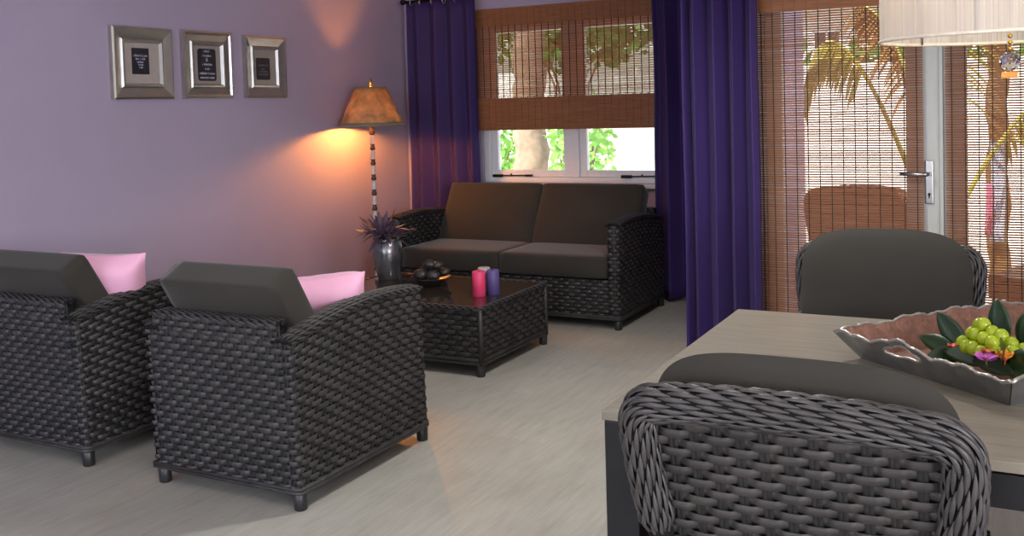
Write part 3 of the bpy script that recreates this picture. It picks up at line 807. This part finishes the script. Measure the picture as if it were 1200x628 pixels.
def candle(x, y, r, h, mat, label):
    t = thing('candle', label, 'candle', (x, y, TZ), 0, 'pillar candles')
    m = MB(); m.lathe([(r-.003, 0), (r, .003), (r, h-.005), (r-.004, h), (r*.6, h-.004), (.002, h-.006)], 28); m.build('wax', mat, t)
    m = MB(); m.tube([(0, 0, h-.008), (.001, 0, h+.006), (.003, .001, h+.012)], .0012, 6); m.build('wick', M['wick'], t)
candle(-2.786, 4.84, .038, .145, M['pink_wax'], 'pink pillar candle on the coffee table')
candle(-2.730, 4.905, .037, .145, M['violet_wax'], 'violet pillar candle right of the pink one')
candle(-2.805, 4.935, .036, .15, M['grey_wax'], 'pale grey pillar candle mostly hidden behind the pink and violet ones')

# ------------------------------------------------------------------ dining table
dt = thing('dining_table', 'dining table with a washed grey oak top and anthracite legs', 'table', (-.037, 2.66, 0))
tx, ty = .837, .597
m = MB(); m.box((-tx, -ty, .728), (tx, ty, .75), .002); m.build('tabletop', M['oak'], dt)
m = MB(); 
for lo, hi in (((-tx+.006, -ty+.006, .655), (tx-.006, -ty+.03, .722)), ((-tx+.006, ty-.03, .655), (tx-.006, ty-.006, .722)), ((-tx+.006, -ty+.03, .655), (-tx+.03, ty-.03, .722)), ((tx-.03, -ty+.03, .655), (tx-.006, ty-.03, .722))): m.box(lo, hi, .002)
m.box((-tx+.03, -ty+.03, .716), (tx-.03, ty-.03, .729))
m.build('apron', M['table_frame'], dt)
for sx in (-1, 1):
    for sy in (-1, 1):
        x0, x1 = sorted((sx*(tx-.004), sx*(tx-.084))); y0, y1 = sorted((sy*(ty-.004), sy*(ty-.084)))
        m = MB(); m.box((x0, y0, 0), (x1, y1, .726), .003); m.build('leg', M['table_frame'], dt)

# ------------------------------------------------------------------ wicker dining chairs
CH_W, CH_Z = .685, .865
LEAN = radians(13)
def chair_mats(brown): return ((M['brown_wicker'], M['brown_wicker'], M['brown_core']) if brown else (M['chair_wicker'], M['wicker_stake'], M['wicker_back']))
def make_chair(name, label, cat, brown=False, cushions=True):
    root = thing(name, label, cat); mats = chair_mats(brown)
    hw = CH_W/2; r = .036
    def bp(x, z, off=0):            # point on the leaning back plane; the back bows gently
        y = -.30-(z-.46)*math.tan(LEAN)-.035*(1-(x/hw)**2)+off
        return V((x, y, z))
    m = MB(); mm = ((mats[0] if brown else M['rim_wicker']), mats[2])
    path = fillet([bp(-hw+r+.028, .56), bp(-hw+r+.004, .72), bp(-hw+r, CH_Z-.02), bp(-hw*.4, CH_Z), bp(hw*.4, CH_Z), bp(hw-r, CH_Z-.02), bp(hw-r-.004, .72), bp(hw-r-.028, .56)], .075, 8)
    braid(m, path, r, 20, .062, .0098, 0, 2*pi, .6, mm, upv=(0, -1, 0))
    rim = m.build('back_rim', None, root)
    m = MB()
    def up(p, z): return bp(p.x, z, .012)-V((p.x, 0, z))-V((0, p.y, 0))
    xw = hw-.062
    weave(m, [(-xw, 0), (xw, 0)], .27, CH_Z-.01, .0475, .0205, .0054, mats, 0, .42, True, up, .035)
    # inner face of the back
    def up2(p, z): return bp(p.x, z, .036)-V((p.x, 0, z))-V((0, p.y, 0))
    weave(m, [(xw, 0), (-xw, 0)], .40, CH_Z-.01, .0475, .0205, .005, mats, 1, .42, False, up2, .05)
    m.build('backrest', None, root)
    m = MB()
    weave(m, fillet([V((-hw+.04, -.29, 0)), V((-hw+.04, -.30, 0)), V((hw-.04, -.30, 0)), V((hw-.02, .26, 0)), V((-hw+.02, .26, 0)), V((-hw+.04, -.29, 0))], .03)[1:], .30, .43, .0475, .0205, .005, mats)
    m.mat(mats[2]); m.box((-hw+.05, -.285, .31), (hw-.05, .245, .425))
    m.mat(mats[0]); m.box((-hw+.036, -.295, .42), (hw-.036, .252, .436), .006)
    m.build('seat', None, root)
    for sx in (-1, 1):
        for y, dx in ((-.265, 0), (.225, .0)):
            m = MB(); m.tube([(sx*(hw-.06), y, .42), (sx*(hw-.055), y+(.0 if y > 0 else -.03), 0)], [.024, .019], 12); m.build('leg', (M['leg_dark'] if not brown else M['brown_wicker']), root)
        # woven side panel rising from the seat to the roll
        m = MB(); braid(m, fillet([bp(sx*(hw-r-.012), .62, .06), V((sx*(hw-.045), -.16, .56)), V((sx*(hw-.045), -.05, .44))], .05), .022, 11, .05, .0095, 0, 2*pi, 1.2, mm, upv=(sx, 0, 0))
        m.build('side_wing', None, root)
    if cushions:
        cm = cushion_mb(CH_W-.10, .52, .07, .3, .03); cm.xf(Matrix.Translation((0, .0, .468))); cm.build('seat_cushion', M['cushion'], root)
        # back cushion: rounded shield that rises over the rim
        cm = MB(); n = 26; W2, z0, z1 = hw-.04, .50, .938
        for sgn in (1, -1):
            g = []
            for i in range(n+1):
                row = []
                for j in range(n+1):
                    u = 2*j/n-1; v = 2*i/n-1
                    k = (abs(u)**4+abs(v)**4)**.25; mx = max(abs(u), abs(v))
                    q = mx/k if k > 1e-6 else 1; uu, vv = u*q, v*q
                    th = max(0, 1-mx**3.2)**.5*.048; uu, vv = (uu, vv) if mx > .01 else (u, v)
                    z = (z0+z1)/2+vv*(z1-z0)/2+.012*(1-uu*uu)*max(vv, 0)
                    p = bp(uu*W2, z, .088+.02*max(vv, 0))
                    row.append(p+V((0, (1 if sgn > 0 else -.75)*th, 0)))
                g.append(row if sgn < 0 else row[::-1])
            cm.grid(g)
        cm.build('back_cushion', M['cushion'], root)
    return root
ch = make_chair('dining_chair', 'dark wicker dining chair in the foreground seen from behind, pushed to the table', 'chair')
ch.location = (-.41, 2.26, 0)
ch2 = copy_tree(ch); ch2['label'] = 'dark wicker dining chair facing the camera across the table, before the blinds'
ch2.location = (-.49, 3.60, 0); ch2.rotation_euler = (0, 0, pi)
for c in (ch, ch2): c['group'] = 'wicker dining chairs'

# ------------------------------------------------------------------ silver tray with grapes
e1 = V((.765, -.643, 0)).normalized(); e2 = V((.643, .765, 0)).normalized()
cL = V((-.404, 2.743, 0)); cR = V((-.046, 2.442, 0)); SL = (cR-cL).length; LL = .74
tc = cL+e1*SL/2+e2*LL/2
TRZ = .7505
tr = thing('serving_tray', 'pewter serving tray with a scalloped edge and copper toned inside', 'tray', (tc.x, tc.y, TRZ), math.atan2(e1.y, e1.x))
sw, sl, fl, th = SL/2, LL/2, .05, .068
def side_panel(p0, p1, out, hole, mat_in, mat_out, nm):
    p0 = V(p0); p1 = V(p1); out = V(out); L = (p1-p0).length; d = (p1-p0)/L; nu, nv = 96, 12
    def top(u):
        s = .006*abs(sin(u*L/.028*pi/2))+.004*sin(u*L*40)
        hump = .016*exp(-((u-.42)/.14)**2) if hole else .012*exp(-((u-.5)/.3)**2)
        return th+s+hump
    def pos(u, v, off):
        h = top(u)*v; ext = fl*v
        return p0+d*(u*L)+d*((u-.5)*2*ext)+out*(ext*1.0)+V((0, 0, h))+off
    nrm = (out*.8-V((0, 0, .6))).normalized()
    m = MB()
    hu, hv, ru, rv = .40, .66, .115, .17
    def inside(u, v): return hole and ((u-hu)/ru)**2+((v-hv)/rv)**2 < 1
    def snap(u, v):
        if hole:
            q = sqrt(((u-hu)/ru)**2+((v-hv)/rv)**2)
            if .72 < q < 1.0: u = hu+(u-hu)/q; v = hv+(v-hv)/q
        return u, v
    nu, nv = 120, 20
    for off, mt in ((nrm*.0018, mat_out), (-nrm*.0018, mat_in)):
        m.mat(mt); idx = {}; vs = []; fs = []
        for i in range(nv+1):
            for j in range(nu+1):
                u, v = snap(j/nu, i/nv); idx[i, j] = len(vs); vs.append(pos(u, v, off))
        for i in range(nv):
            for j in range(nu):
                cs = [(j/nu, i/nv), ((j+1)/nu, i/nv), ((j+1)/nu, (i+1)/nv), (j/nu, (i+1)/nv)]
                if sum(((c[0]-hu)/ru)**2+((c[1]-hv)/rv)**2 < .52 for c in cs) and hole: continue
                fs.append((idx[i, j], idx[i, j+1], idx[i+1, j+1], idx[i+1, j]))
        m.add(vs, fs)
    o = m.build(nm, None, tr)
    b = MB(); R = random.Random(5); pts = [pos(k/90, 1, V((0, 0, 0))) for k in range(91)]
    b.tube(pts, [.0022+.0024*abs(sin(k*1.15))+R.uniform(0, .0012) for k in range(91)], 8)
    if hole: b.tube([pos(hu+ru*cos(a), hv+rv*sin(a), V((0, 0, 0))) for a in [2*pi*k/40 for k in range(41)]], [.003+.0015*abs(sin(k*1.3)) for k in range(41)], 7)
    b.build('beaded_edge', M['silver'], o)
side_panel((-sw, -sl, 0), (sw, -sl, 0), (0, -1, 0), True, M['brownish'], M['silver_matte'], 'end_panel')
side_panel((sw, sl, 0), (-sw, sl, 0), (0, 1, 0), True, M['brownish'], M['silver_matte'], 'end_panel')
side_panel((-sw, sl, 0), (-sw, -sl, 0), (-1, 0, 0), False, M['brownish'], M['silver_matte'], 'side_panel')
side_panel((sw, -sl, 0), (sw, sl, 0), (1, 0, 0), False, M['brownish'], M['silver_matte'], 'side_panel')
m = MB(); m.box((-sw, -sl, 0), (sw, sl, .004), .001); m.build('tray_base', M['brownish'], tr)

def tp(a, b, z): return V((tc.x, tc.y, TRZ))+e1*a+e2*b+V((0, 0, z))
gb = thing('grape_bunch', 'bunch of green grapes lying in the pewter tray', 'grapes', tp(.028, -.20, .018))
R = random.Random(12)
gpos = [(-.055, -.03, .052), (-.03, -.045, .048), (-.005, -.05, .05), (.02, -.05, .046), (-.045, -.01, .076), (-.02, -.025, .078), (.01, -.03, .076), (.035, -.03, .07), (-.03, .0, .098), (-.008, -.01, .104), (.02, -.012, .09), (.045, -.01, .086), (.05, -.035, .05), (-.01, .01, .072), (.07, -.005, .072), (.085, -.02, .055), (.09, .01, .06), (.115, .0, .05), (.15, .02, .062), (-.05, -.005, .05)]
for a, b, z in gpos:
    m = MB(); m.ball((0, 0, 0), .0165*R.uniform(.94, 1.1), 16, 11, (1, 1, 1.1)); m.xf(Matrix.Translation(e1*a+e2*b+V((0, 0, z)))); m.build('grape', M['grape'], gb)
m = MB()
for a, b, z in gpos[:]: m.tube([e1*a+e2*b+V((0, 0, z)), e1*(a*.5+.02)+e2*(b*.4+.01)+V((0, 0, z*.7+.005)), e1*.04+e2*.0+V((0, 0, .045))], .002, 5)
m.tube([e1*-.02+V((0, 0, .06)), e1*.06+e2*.01+V((0, 0, .045)), e1*.17+e2*.02+V((0, 0, .035))], .003, 6); m.build('stem', M['grape_stem'], gb)
sp = thing('leaf_sprig', 'dark green leaves tucked around the grapes in the tray', 'leaves', tp(-.02, -.12, .02))
for a, b, z, da, db, dz, L, w in ((-.03, -.08, .02, -.09, 0, .1, .135, .032), (-.03, -.11, .015, -.15, 0, .045, .13, .026), (.02, .0, .04, -.25, .1, .9, .13, .034), (.03, -.12, .03, .9, -.15, .02, .15, .03), (.14, -.13, .03, .5, -.05, .12, .14, .045), (.19, -.04, .03, .4, .2, .3, .14, .04), (-.05, -.06, .012, -.6, .6, .25, .1, .026), (.1, -.02, .03, .5, .4, .35, .13, .034), (.08, -.1, .022, -.5, -.3, .12, .12, .032), (.12, -.12, .045, .3, -.3, .25, .12, .036), (.06, .02, .04, .05, .2, .9, .11, .032), (.2, -.1, .05, .2, .1, .5, .13, .038), (-.02, -.1, .012, -.2, -.5, .1, .09, .026), (.16, .02, .04, .3, .5, .6, .13, .036)):
    m = MB(); p = e1*a+e2*b+V((0, 0, z)); d = e1*da+e2*db+V((0, 0, dz)); d.normalize()
    m.tube([p-d*.03, p+d*.01], .002, 5); leaf_strip(m, p, d, L, w, .12, up=V((-.5, -.75, .4)), n=9, fold=.18)
    o = m.build('leaf', M['leaf_green'], sp); s = o.modifiers.new('Solidify', 'SOLIDIFY'); s.thickness = .0012
def flower(name, label, loc, mat, n, L, w, el, core):
    t = thing(name, label, 'flower', loc)
    for k in range(n):
        m = MB(); a = 2*pi*k/n+.3; d = V((cos(a)*cos(el), sin(a)*cos(el), sin(el))); leaf_strip(m, d*.004, d, L, w, .3, n=6, fold=-.3)
        o = m.build('petal', mat, t); s = o.modifiers.new('Solidify', 'SOLIDIFY'); s.thickness = .0012
    m = MB(); m.ball((0, 0, .004), .007, 10, 7); m.tube([(0, 0, .0), (0, 0, -.012)], .002, 5); m.build('centre', core, t)
flower('flower', 'violet flower tucked in the near side of the tray', tp(.095, -.285, .058), M['orchid'], 6, .036, .017, .75, M['grape_stem'])
flower('flower', 'orange flower beside the violet one in the tray', tp(.125, -.26, .064), M['orange_petal'], 5, .034, .013, 1.0, M['red_petal'])
flower('flower', 'small coral flower just above the violet one in the tray', tp(.075, -.255, .066), M['red_petal'], 5, .024, .011, .8, M['orange_petal'])
flower('flower', 'small coral flower near the handle end of the tray', tp(-.03, -.255, .056), M['red_petal'], 5, .022, .011, .8, M['orange_petal'])

# ------------------------------------------------------------------ pendant lamp over the table
PX, PY, PZ, PR, PH = -.046, 2.80, 1.590, .308, .30
pd = thing('pendant_lamp', 'cream string drum pendant lamp with a crystal ball hanging over the table', 'lamp', (PX, PY, PZ))
m = MB(); n = 220; rows = []
for z in (0, .1, .2, PH): rows.append([((PR+.0012*sin(k*pi))*cos(2*pi*k/n), (PR+.0012*sin(k*pi))*sin(2*pi*k/n), z) for k in range(n)])
m.grid(rows, closeu=True); so = m.build('drum_shade', M['string'], pd)
m = MB()
for z in (0, PH):
    m.tube([(PR*cos(a), PR*sin(a), z) for a in [2*pi*k/96 for k in range(97)]], .0045, 8, False)
m.build('shade_rim', M['shade_rim'], so)
m = MB()
for k in range(6):
    a = 2*pi*k/6+.31; m.tube([((PR-.006)*cos(a), (PR-.006)*sin(a), 0), ((PR-.006)*cos(a), (PR-.006)*sin(a), PH)], .003, 6)
for k in range(3):
    a = 2*pi*k/3+.31; m.tube([(0, 0, PH-.03), (PR*cos(a), PR*sin(a), PH-.004)], .003, 6)
m.build('wire_frame', M['steel'], pd)
m = MB(); m.tube([(0, 0, .06), (0, 0, CEIL-PZ-.02)], .006, 8); m.lathe([(.06, CEIL-PZ-.025), (.055, CEIL-PZ-.001)], 24); m.build('hanging_rod', M['steel'], pd)
bulbs = []
for k in range(4):
    a = 2*pi*k/4+.9; x, y = .15*cos(a), .15*sin(a)
    m = MB(); m.tube([(0, 0, .12), (x*.6, y*.6, .10), (x, y, .13)], .005, 8); m.lathe([(.009, .115), (.011, .135)], 12, (x, y, 0)); arm = m.build('lamp_arm', M['steel'], pd)
    m = MB(); m.lathe([(.007, .136), (.0105, .15), (.008, .168), (.001, .176)], 12, (x, y, 0)); m.build('halogen_bulb', M['bulb'], arm); bulbs.append((x, y, .156))
m = MB()
for k in range(6): m.ball((0, 0, .05-.016*k), .006, 8, 6)
m.build('bead_chain', M['gold'], pd)
bm = bmesh.new(); bmesh.ops.create_icosphere(bm, subdivisions=2, radius=.026)
m = MB(); m.add([v.co+V((0, 0, -.062)) for v in bm.verts], [[v.index for v in f.verts] for f in bm.faces], False); bm.free()
m.build('crystal_ball', M['crystal'], pd)
m = MB(); m.box((-.02, -.02, -.104), (.02, .02, -.088), .003); m.build('amber_cube', M['amber'], pd)

# ------------------------------------------------------------------ outdoors
m = MB(); m.box((-16, YB+.2, -.2), (JX1, 30, -.06)); m.box((JX1, YD+.16, -.2), (14, 30, -.06)); struct(m.build('patio_paving', M['paving']))
gw = MB(); gw.box((-3.2, 11.0, -.06), (9, 11.2, 1.74)); gw.box((-3.22, 10.97, 1.74), (9, 11.23, 1.80), .01)
tag(gw.build('garden_wall', M['garden_wall']), 'white rendered garden wall beyond the patio', 'wall')
gw = MB(); gw.box((-12, 14.0, -.06), (-3.3, 14.2, 1.98)); 
tag(gw.build('garden_wall', M['garden_wall']), 'white wall far beyond the window behind the palm trunk', 'wall')
hs = thing('house', 'white neighbouring house with a small window seen over the garden wall', 'house', (-2.2, 17, 0))
m = MB(); m.box((-3.2, 0, -.06), (5.5, 5, 2.95)); m.build('house_wall', M['garden_wall'], hs)
m = MB(); m.add([(-3.5, -.4, 2.9), (5.8, -.4, 2.9), (5.8, 2.5, 4.2), (-3.5, 2.5, 4.2), (-3.5, 5.4, 2.9), (5.8, 5.4, 2.9), (-3.5, -.4, 3.0), (5.8, -.4, 3.0), (5.8, 2.5, 4.3), (-3.5, 2.5, 4.3)], [(0, 1, 2, 3), (3, 2, 5, 4), (6, 7, 8, 9), (0, 1, 7, 6), (0, 6, 9, 3), (1, 2, 8, 7)], False); m.build('roof', M['terracotta'], hs)
m = MB(); m.box((-.98, -.03, 2.26), (-.58, .02, 2.54)); w_ = m.build('house_window', M['house_pane'], hs)
m = MB()
for x in (-1.01, -.80, -.59): m.box((x, -.05, 2.23), (x+.03, .0, 2.57))
m.box((-1.01, -.05, 2.23), (-.56, 0, 2.26)); m.box((-1.01, -.05, 2.54), (-.56, 0, 2.57)); m.build('house_window_frame', M['white_paint'], w_)
def bush(label, c, rad, n, size, mat, seed, name='bush', cat='bush', trunk=True):
    t = thing(name, label, cat, (c[0], c[1], -.06)); R = random.Random(seed); m = MB(); h = c[2]+.06
    for k in range(n):
        while True:
            p = V((R.uniform(-1, 1), R.uniform(-1, 1), R.uniform(-1, 1)))
            if .25 < p.length < 1: break
        p = V((p.x*rad[0], p.y*rad[1], h+p.z*rad[2]))
        if p.z < .05: continue
        d = V((R.uniform(-1, 1), R.uniform(-1, 1), R.uniform(-.9, .5))).normalized(); s = d.cross(V((R.uniform(-1, 1), R.uniform(-1, 1), R.uniform(-1, 1)))).normalized()
        L = size*R.uniform(.6, 1.3); w = L*.32
        m.add([p, p+d*L*.5+s*w, p+d*L, p+d*L*.5-s*w], [(0, 1, 2, 3)], False)
    m.build('foliage', mat, t)
    if trunk:
        m = MB()
        for k in range(5):
            a = 2*pi*k/5; m.tube([(0.04*cos(a), .04*sin(a), 0), (.15*rad[0]*cos(a), .15*rad[1]*sin(a), h*.6), (.55*rad[0]*cos(a), .55*rad[1]*sin(a), h+.3*rad[2])], [.03, .02, .008], 6)
        m.build('stem', M['bark'], t)
    return t
bush('bright green shrub seen low through the left window pane', (-6.1, 10.9, .75), (.7, .5, .85), 1100, .13, M['foliage'], 1)
bush('tall leafy tree behind the window blind, its crown above the white wall', (-5.68, 12.6, 2.92), (1.8, .7, 1.0), 2700, .19, M['foliage_dark'], 2, 'tree', 'tree')
bush('leafy green shrub in the right window pane', (-4.12, 9.4, 1.05), (.36, .4, .55), 420, .11, M['foliage'], 3)
bush('small shrub between the palm trunk and the window mullion', (-5.0, 11.0, .85), (.3, .3, .55), 220, .12, M['foliage'], 5)
pt = thing('palm_trunk', 'pale ringed palm trunk outside the left window pane', 'tree', (-5.12, 10.2, -.06))
m = MB(); m.tube([(.02*sin(k*1.3), 0, k*.09) for k in range(52)], [.205+.012*(k % 2)-.0012*k for k in range(52)], 18); m.build('trunk', M['bark'], pt)
R = random.Random(8)
def frond(root, base, mid, tip, nleaf, L, w, mat, hang):
    base, mid, tip = V(base), V(mid), V(tip)
    pts = [base*(1-t)**2+mid*2*t*(1-t)+tip*t*t for t in [k/24 for k in range(25)]]
    f = MB(); f.tube(pts, [.022*(1-.7*k/24) for k in range(25)], 7); fo = f.build('frond_stalk', M['frond_stem'], root)
    m = MB()
    for k in range(nleaf):
        t = .42+.58*k/nleaf; i = min(23, int(t*24)); p = pts[i].lerp(pts[i+1], t*24-i); tg = (pts[i+1]-pts[i]).normalized()
        for sgn in (-1, 1):
            sd = tg.cross(V((0, 0, 1))).normalized()*sgn
            d = (sd*.8+tg*.6+V((0, 0, -hang*R.uniform(.6, 1.2)))).normalized()
            leaf_strip(m, p, d, L*R.uniform(.7, 1.1)*(1-.4*abs(t-.6)), w, .35, n=4, fold=.15)
    m.build('frond_leaflets', mat, fo)
pm = thing('potted_palm', 'palm with arching yellow green fronds on the patio outside the left door leaf', 'palm', (-.62, 8.1, -.06))
m = MB(); m.lathe([(.16, 0), (.22, .34), (.235, .36), (.22, .36), (.20, .3)], 24); m.build('pot', M['terracotta'], pm)
frond(pm, (0, 0, .3), (-.75, -.1, 2.75), (-.97, -.1, 1.55), 30, .34, .022, M['frond'], 1.5)
frond(pm, (0, 0, .3), (-.18, 0, 2.2), (-.62, .2, 2.25), 26, .36, .02, M['frond_dry'], 1.1)
frond(pm, (0, 0, .3), (.1, .1, 2.0), (.35, .3, 2.5), 22, .36, .02, M['frond'], .9)
frond(pm, (0, 0, .3), (-.1, .2, 2.3), (-.15, .6, 2.7), 22, .36, .02, M['foliage_dark'], .9)
frond(pm, (0, 0, .3), (.5, .2, 1.6), (1.15, .3, 1.75), 22, .36, .02, M['frond'], 1.0)
bush('green hedge along the top of the white garden wall', (-.3, 12.0, 1.7), (2.6, .5, .5), 1300, .2, M['foliage_dark'], 15, 'hedge', 'hedge')
bush('tall green tree behind the house wall at the right', (.3, 14.5, 3.0), (1.0, .7, 1.1), 800, .25, M['foliage_dark'], 16, 'tree', 'tree')
pc = make_chair('patio_chair', 'brown wicker patio chair outside, seen through the left door blind', 'chair', True, False)
pc.location = (-.98, 6.66, -.06); pc.rotation_euler = (0, 0, radians(-168))
pc2 = copy_tree(pc); pc2['label'] = 'brown wicker patio chair outside, at the lower right corner of the right blind'; pc2.location = (.12, 6.62, -.06); pc2.rotation_euler = (0, 0, radians(70))
pp = thing('palm_trunk', 'slender brown palm trunk outside the right door leaf', 'tree', (-.23, 8.6, -.06))
m = MB(); m.tube([(.015*sin(k*1.1), 0, k*.09) for k in range(36)], [.075+.006*(k % 2) for k in range(36)], 12); m.build('trunk', M['frond_dry'], pp)
tw = thing('hanging_cloth', 'pink and pale blue cloth hanging outside beyond the right door blind', 'cloth', (-.265, 8.42, .35))
m = MB(); m.grid([[V((-.055+.045*k/6+.01*sin(z*5), .012*sin(k*1.6+z*2), z)) for k in range(7)] for z in [i*.05 for i in range(9)]]); o = m.build('pink_panel', M['pink_cloth'], tw); s = o.modifiers.new('Solidify', 'SOLIDIFY'); s.thickness = .006
m = MB(); m.grid([[V((-.02+.10*k/8+.01*sin(z*4), .012+.014*sin(k*1.5+z*2), z)) for k in range(9)] for z in [-.05+i*.06 for i in range(14)]]); o = m.build('pale_panel', M['blue_cloth'], tw); s = o.modifiers.new('Solidify', 'SOLIDIFY'); s.thickness = .006

# ------------------------------------------------------------------ light
def light(name, kind, loc, energy, col, **kw):
    d = bpy.data.lights.new(name, kind); d.energy = energy; d.color = col
    for k, v in kw.items(): setattr(d, k, v)
    o = bpy.data.objects.new(name, d); COL.objects.link(o); o.location = loc; return o
def aim(o, tgt): o.rotation_euler = (V(tgt)-o.location).to_track_quat('-Z', 'Y').to_euler()
for i, (x, y, z) in enumerate(bulbs): light('pendant_bulb', 'POINT', (PX+x, PY+y, PZ+z+.03), .6, (1, .78, .52), shadow_soft_size=.02)
# unseen ceiling spots: first inferred from chair-back shading, the rest added as fill
for x, y, e in ((-1.55, 1.0, 56), (-1.3, 3.9, 172), (-3.3, 4.4, 10), (.9, .9, 20), (.9, 4.2, 20)):
    o = light('ceiling_fill_spot', 'SPOT', (x, y, CEIL-.03), e, (1, .98, .94), shadow_soft_size=.09, spot_size=radians(150), spot_blend=.8)
# unseen area lights added as fill: bluish from the rear, neutral from the right
o = light('rear_fill_light', 'AREA', ((BW0+BW1)/2, FY0+.02, 1.6), 110, (.66, .76, 1), shape='RECTANGLE', size=BW1-BW0-.1, size_y=1.6); aim(o, ((BW0+BW1)/2, 5, 1.5))
o = light('right_fill_light', 'AREA', (FX1-.02, (RW0+RW1)/2, 1.6), 250, (.88, .88, .97), shape='RECTANGLE', size=RW1-RW0-.1, size_y=1.3); aim(o, (-3, (RW0+RW1)/2, 1.45))
o = light('sun', 'SUN', (0, 0, 10), 10, (1, .96, .88), angle=radians(1)); o.rotation_euler = (radians(38), 0, radians(-25))

w = bpy.data.worlds.new('sky'); SC.world = w; w.use_nodes = True; nt = w.node_tree
sky = nt.nodes.new('ShaderNodeTexSky'); sky.sky_type = 'NISHITA'; sky.sun_disc = False; sky.sun_elevation = radians(50); sky.sun_rotation = radians(200); sky.air_density = 1.2; sky.dust_density = 3
nt.links.new(sky.outputs[0], nt.nodes['Background'].inputs[0]); nt.nodes['Background'].inputs[1].default_value = .5

# ------------------------------------------------------------------ camera
F, Y0 = 1157, 176
yaw, pitch, roll = radians(27.77), radians(2.52), radians(-1.66)
f = V((-sin(yaw), cos(yaw), 0)); r = V((cos(yaw), sin(yaw), 0)); u = V((0, 0, 1))
f, u = f*cos(pitch)-u*sin(pitch), u*cos(pitch)+f*sin(pitch)
r, u = r*cos(roll)+u*sin(roll), u*cos(roll)-r*sin(roll)
cd = bpy.data.cameras.new('camera'); cam = bpy.data.objects.new('camera', cd); COL.objects.link(cam)
cam.matrix_world = Matrix(((r.x, u.x, -f.x, 0), (r.y, u.y, -f.y, 0), (r.z, u.z, -f.z, 1.45), (0, 0, 0, 1)))
cd.sensor_width = 36; cd.lens = F/1200*36; cd.shift_y = -(314-Y0)/1200; cd.clip_start = .05
SC.camera = cam
SC.view_settings.view_transform = 'Standard'; SC.view_settings.look = 'None'; SC.view_settings.gamma = 1; SC.view_settings.use_curve_mapping = False
SC.view_settings.exposure = 0
SC.cycles.use_denoising = True
SC.cycles.transparent_max_bounces = 24
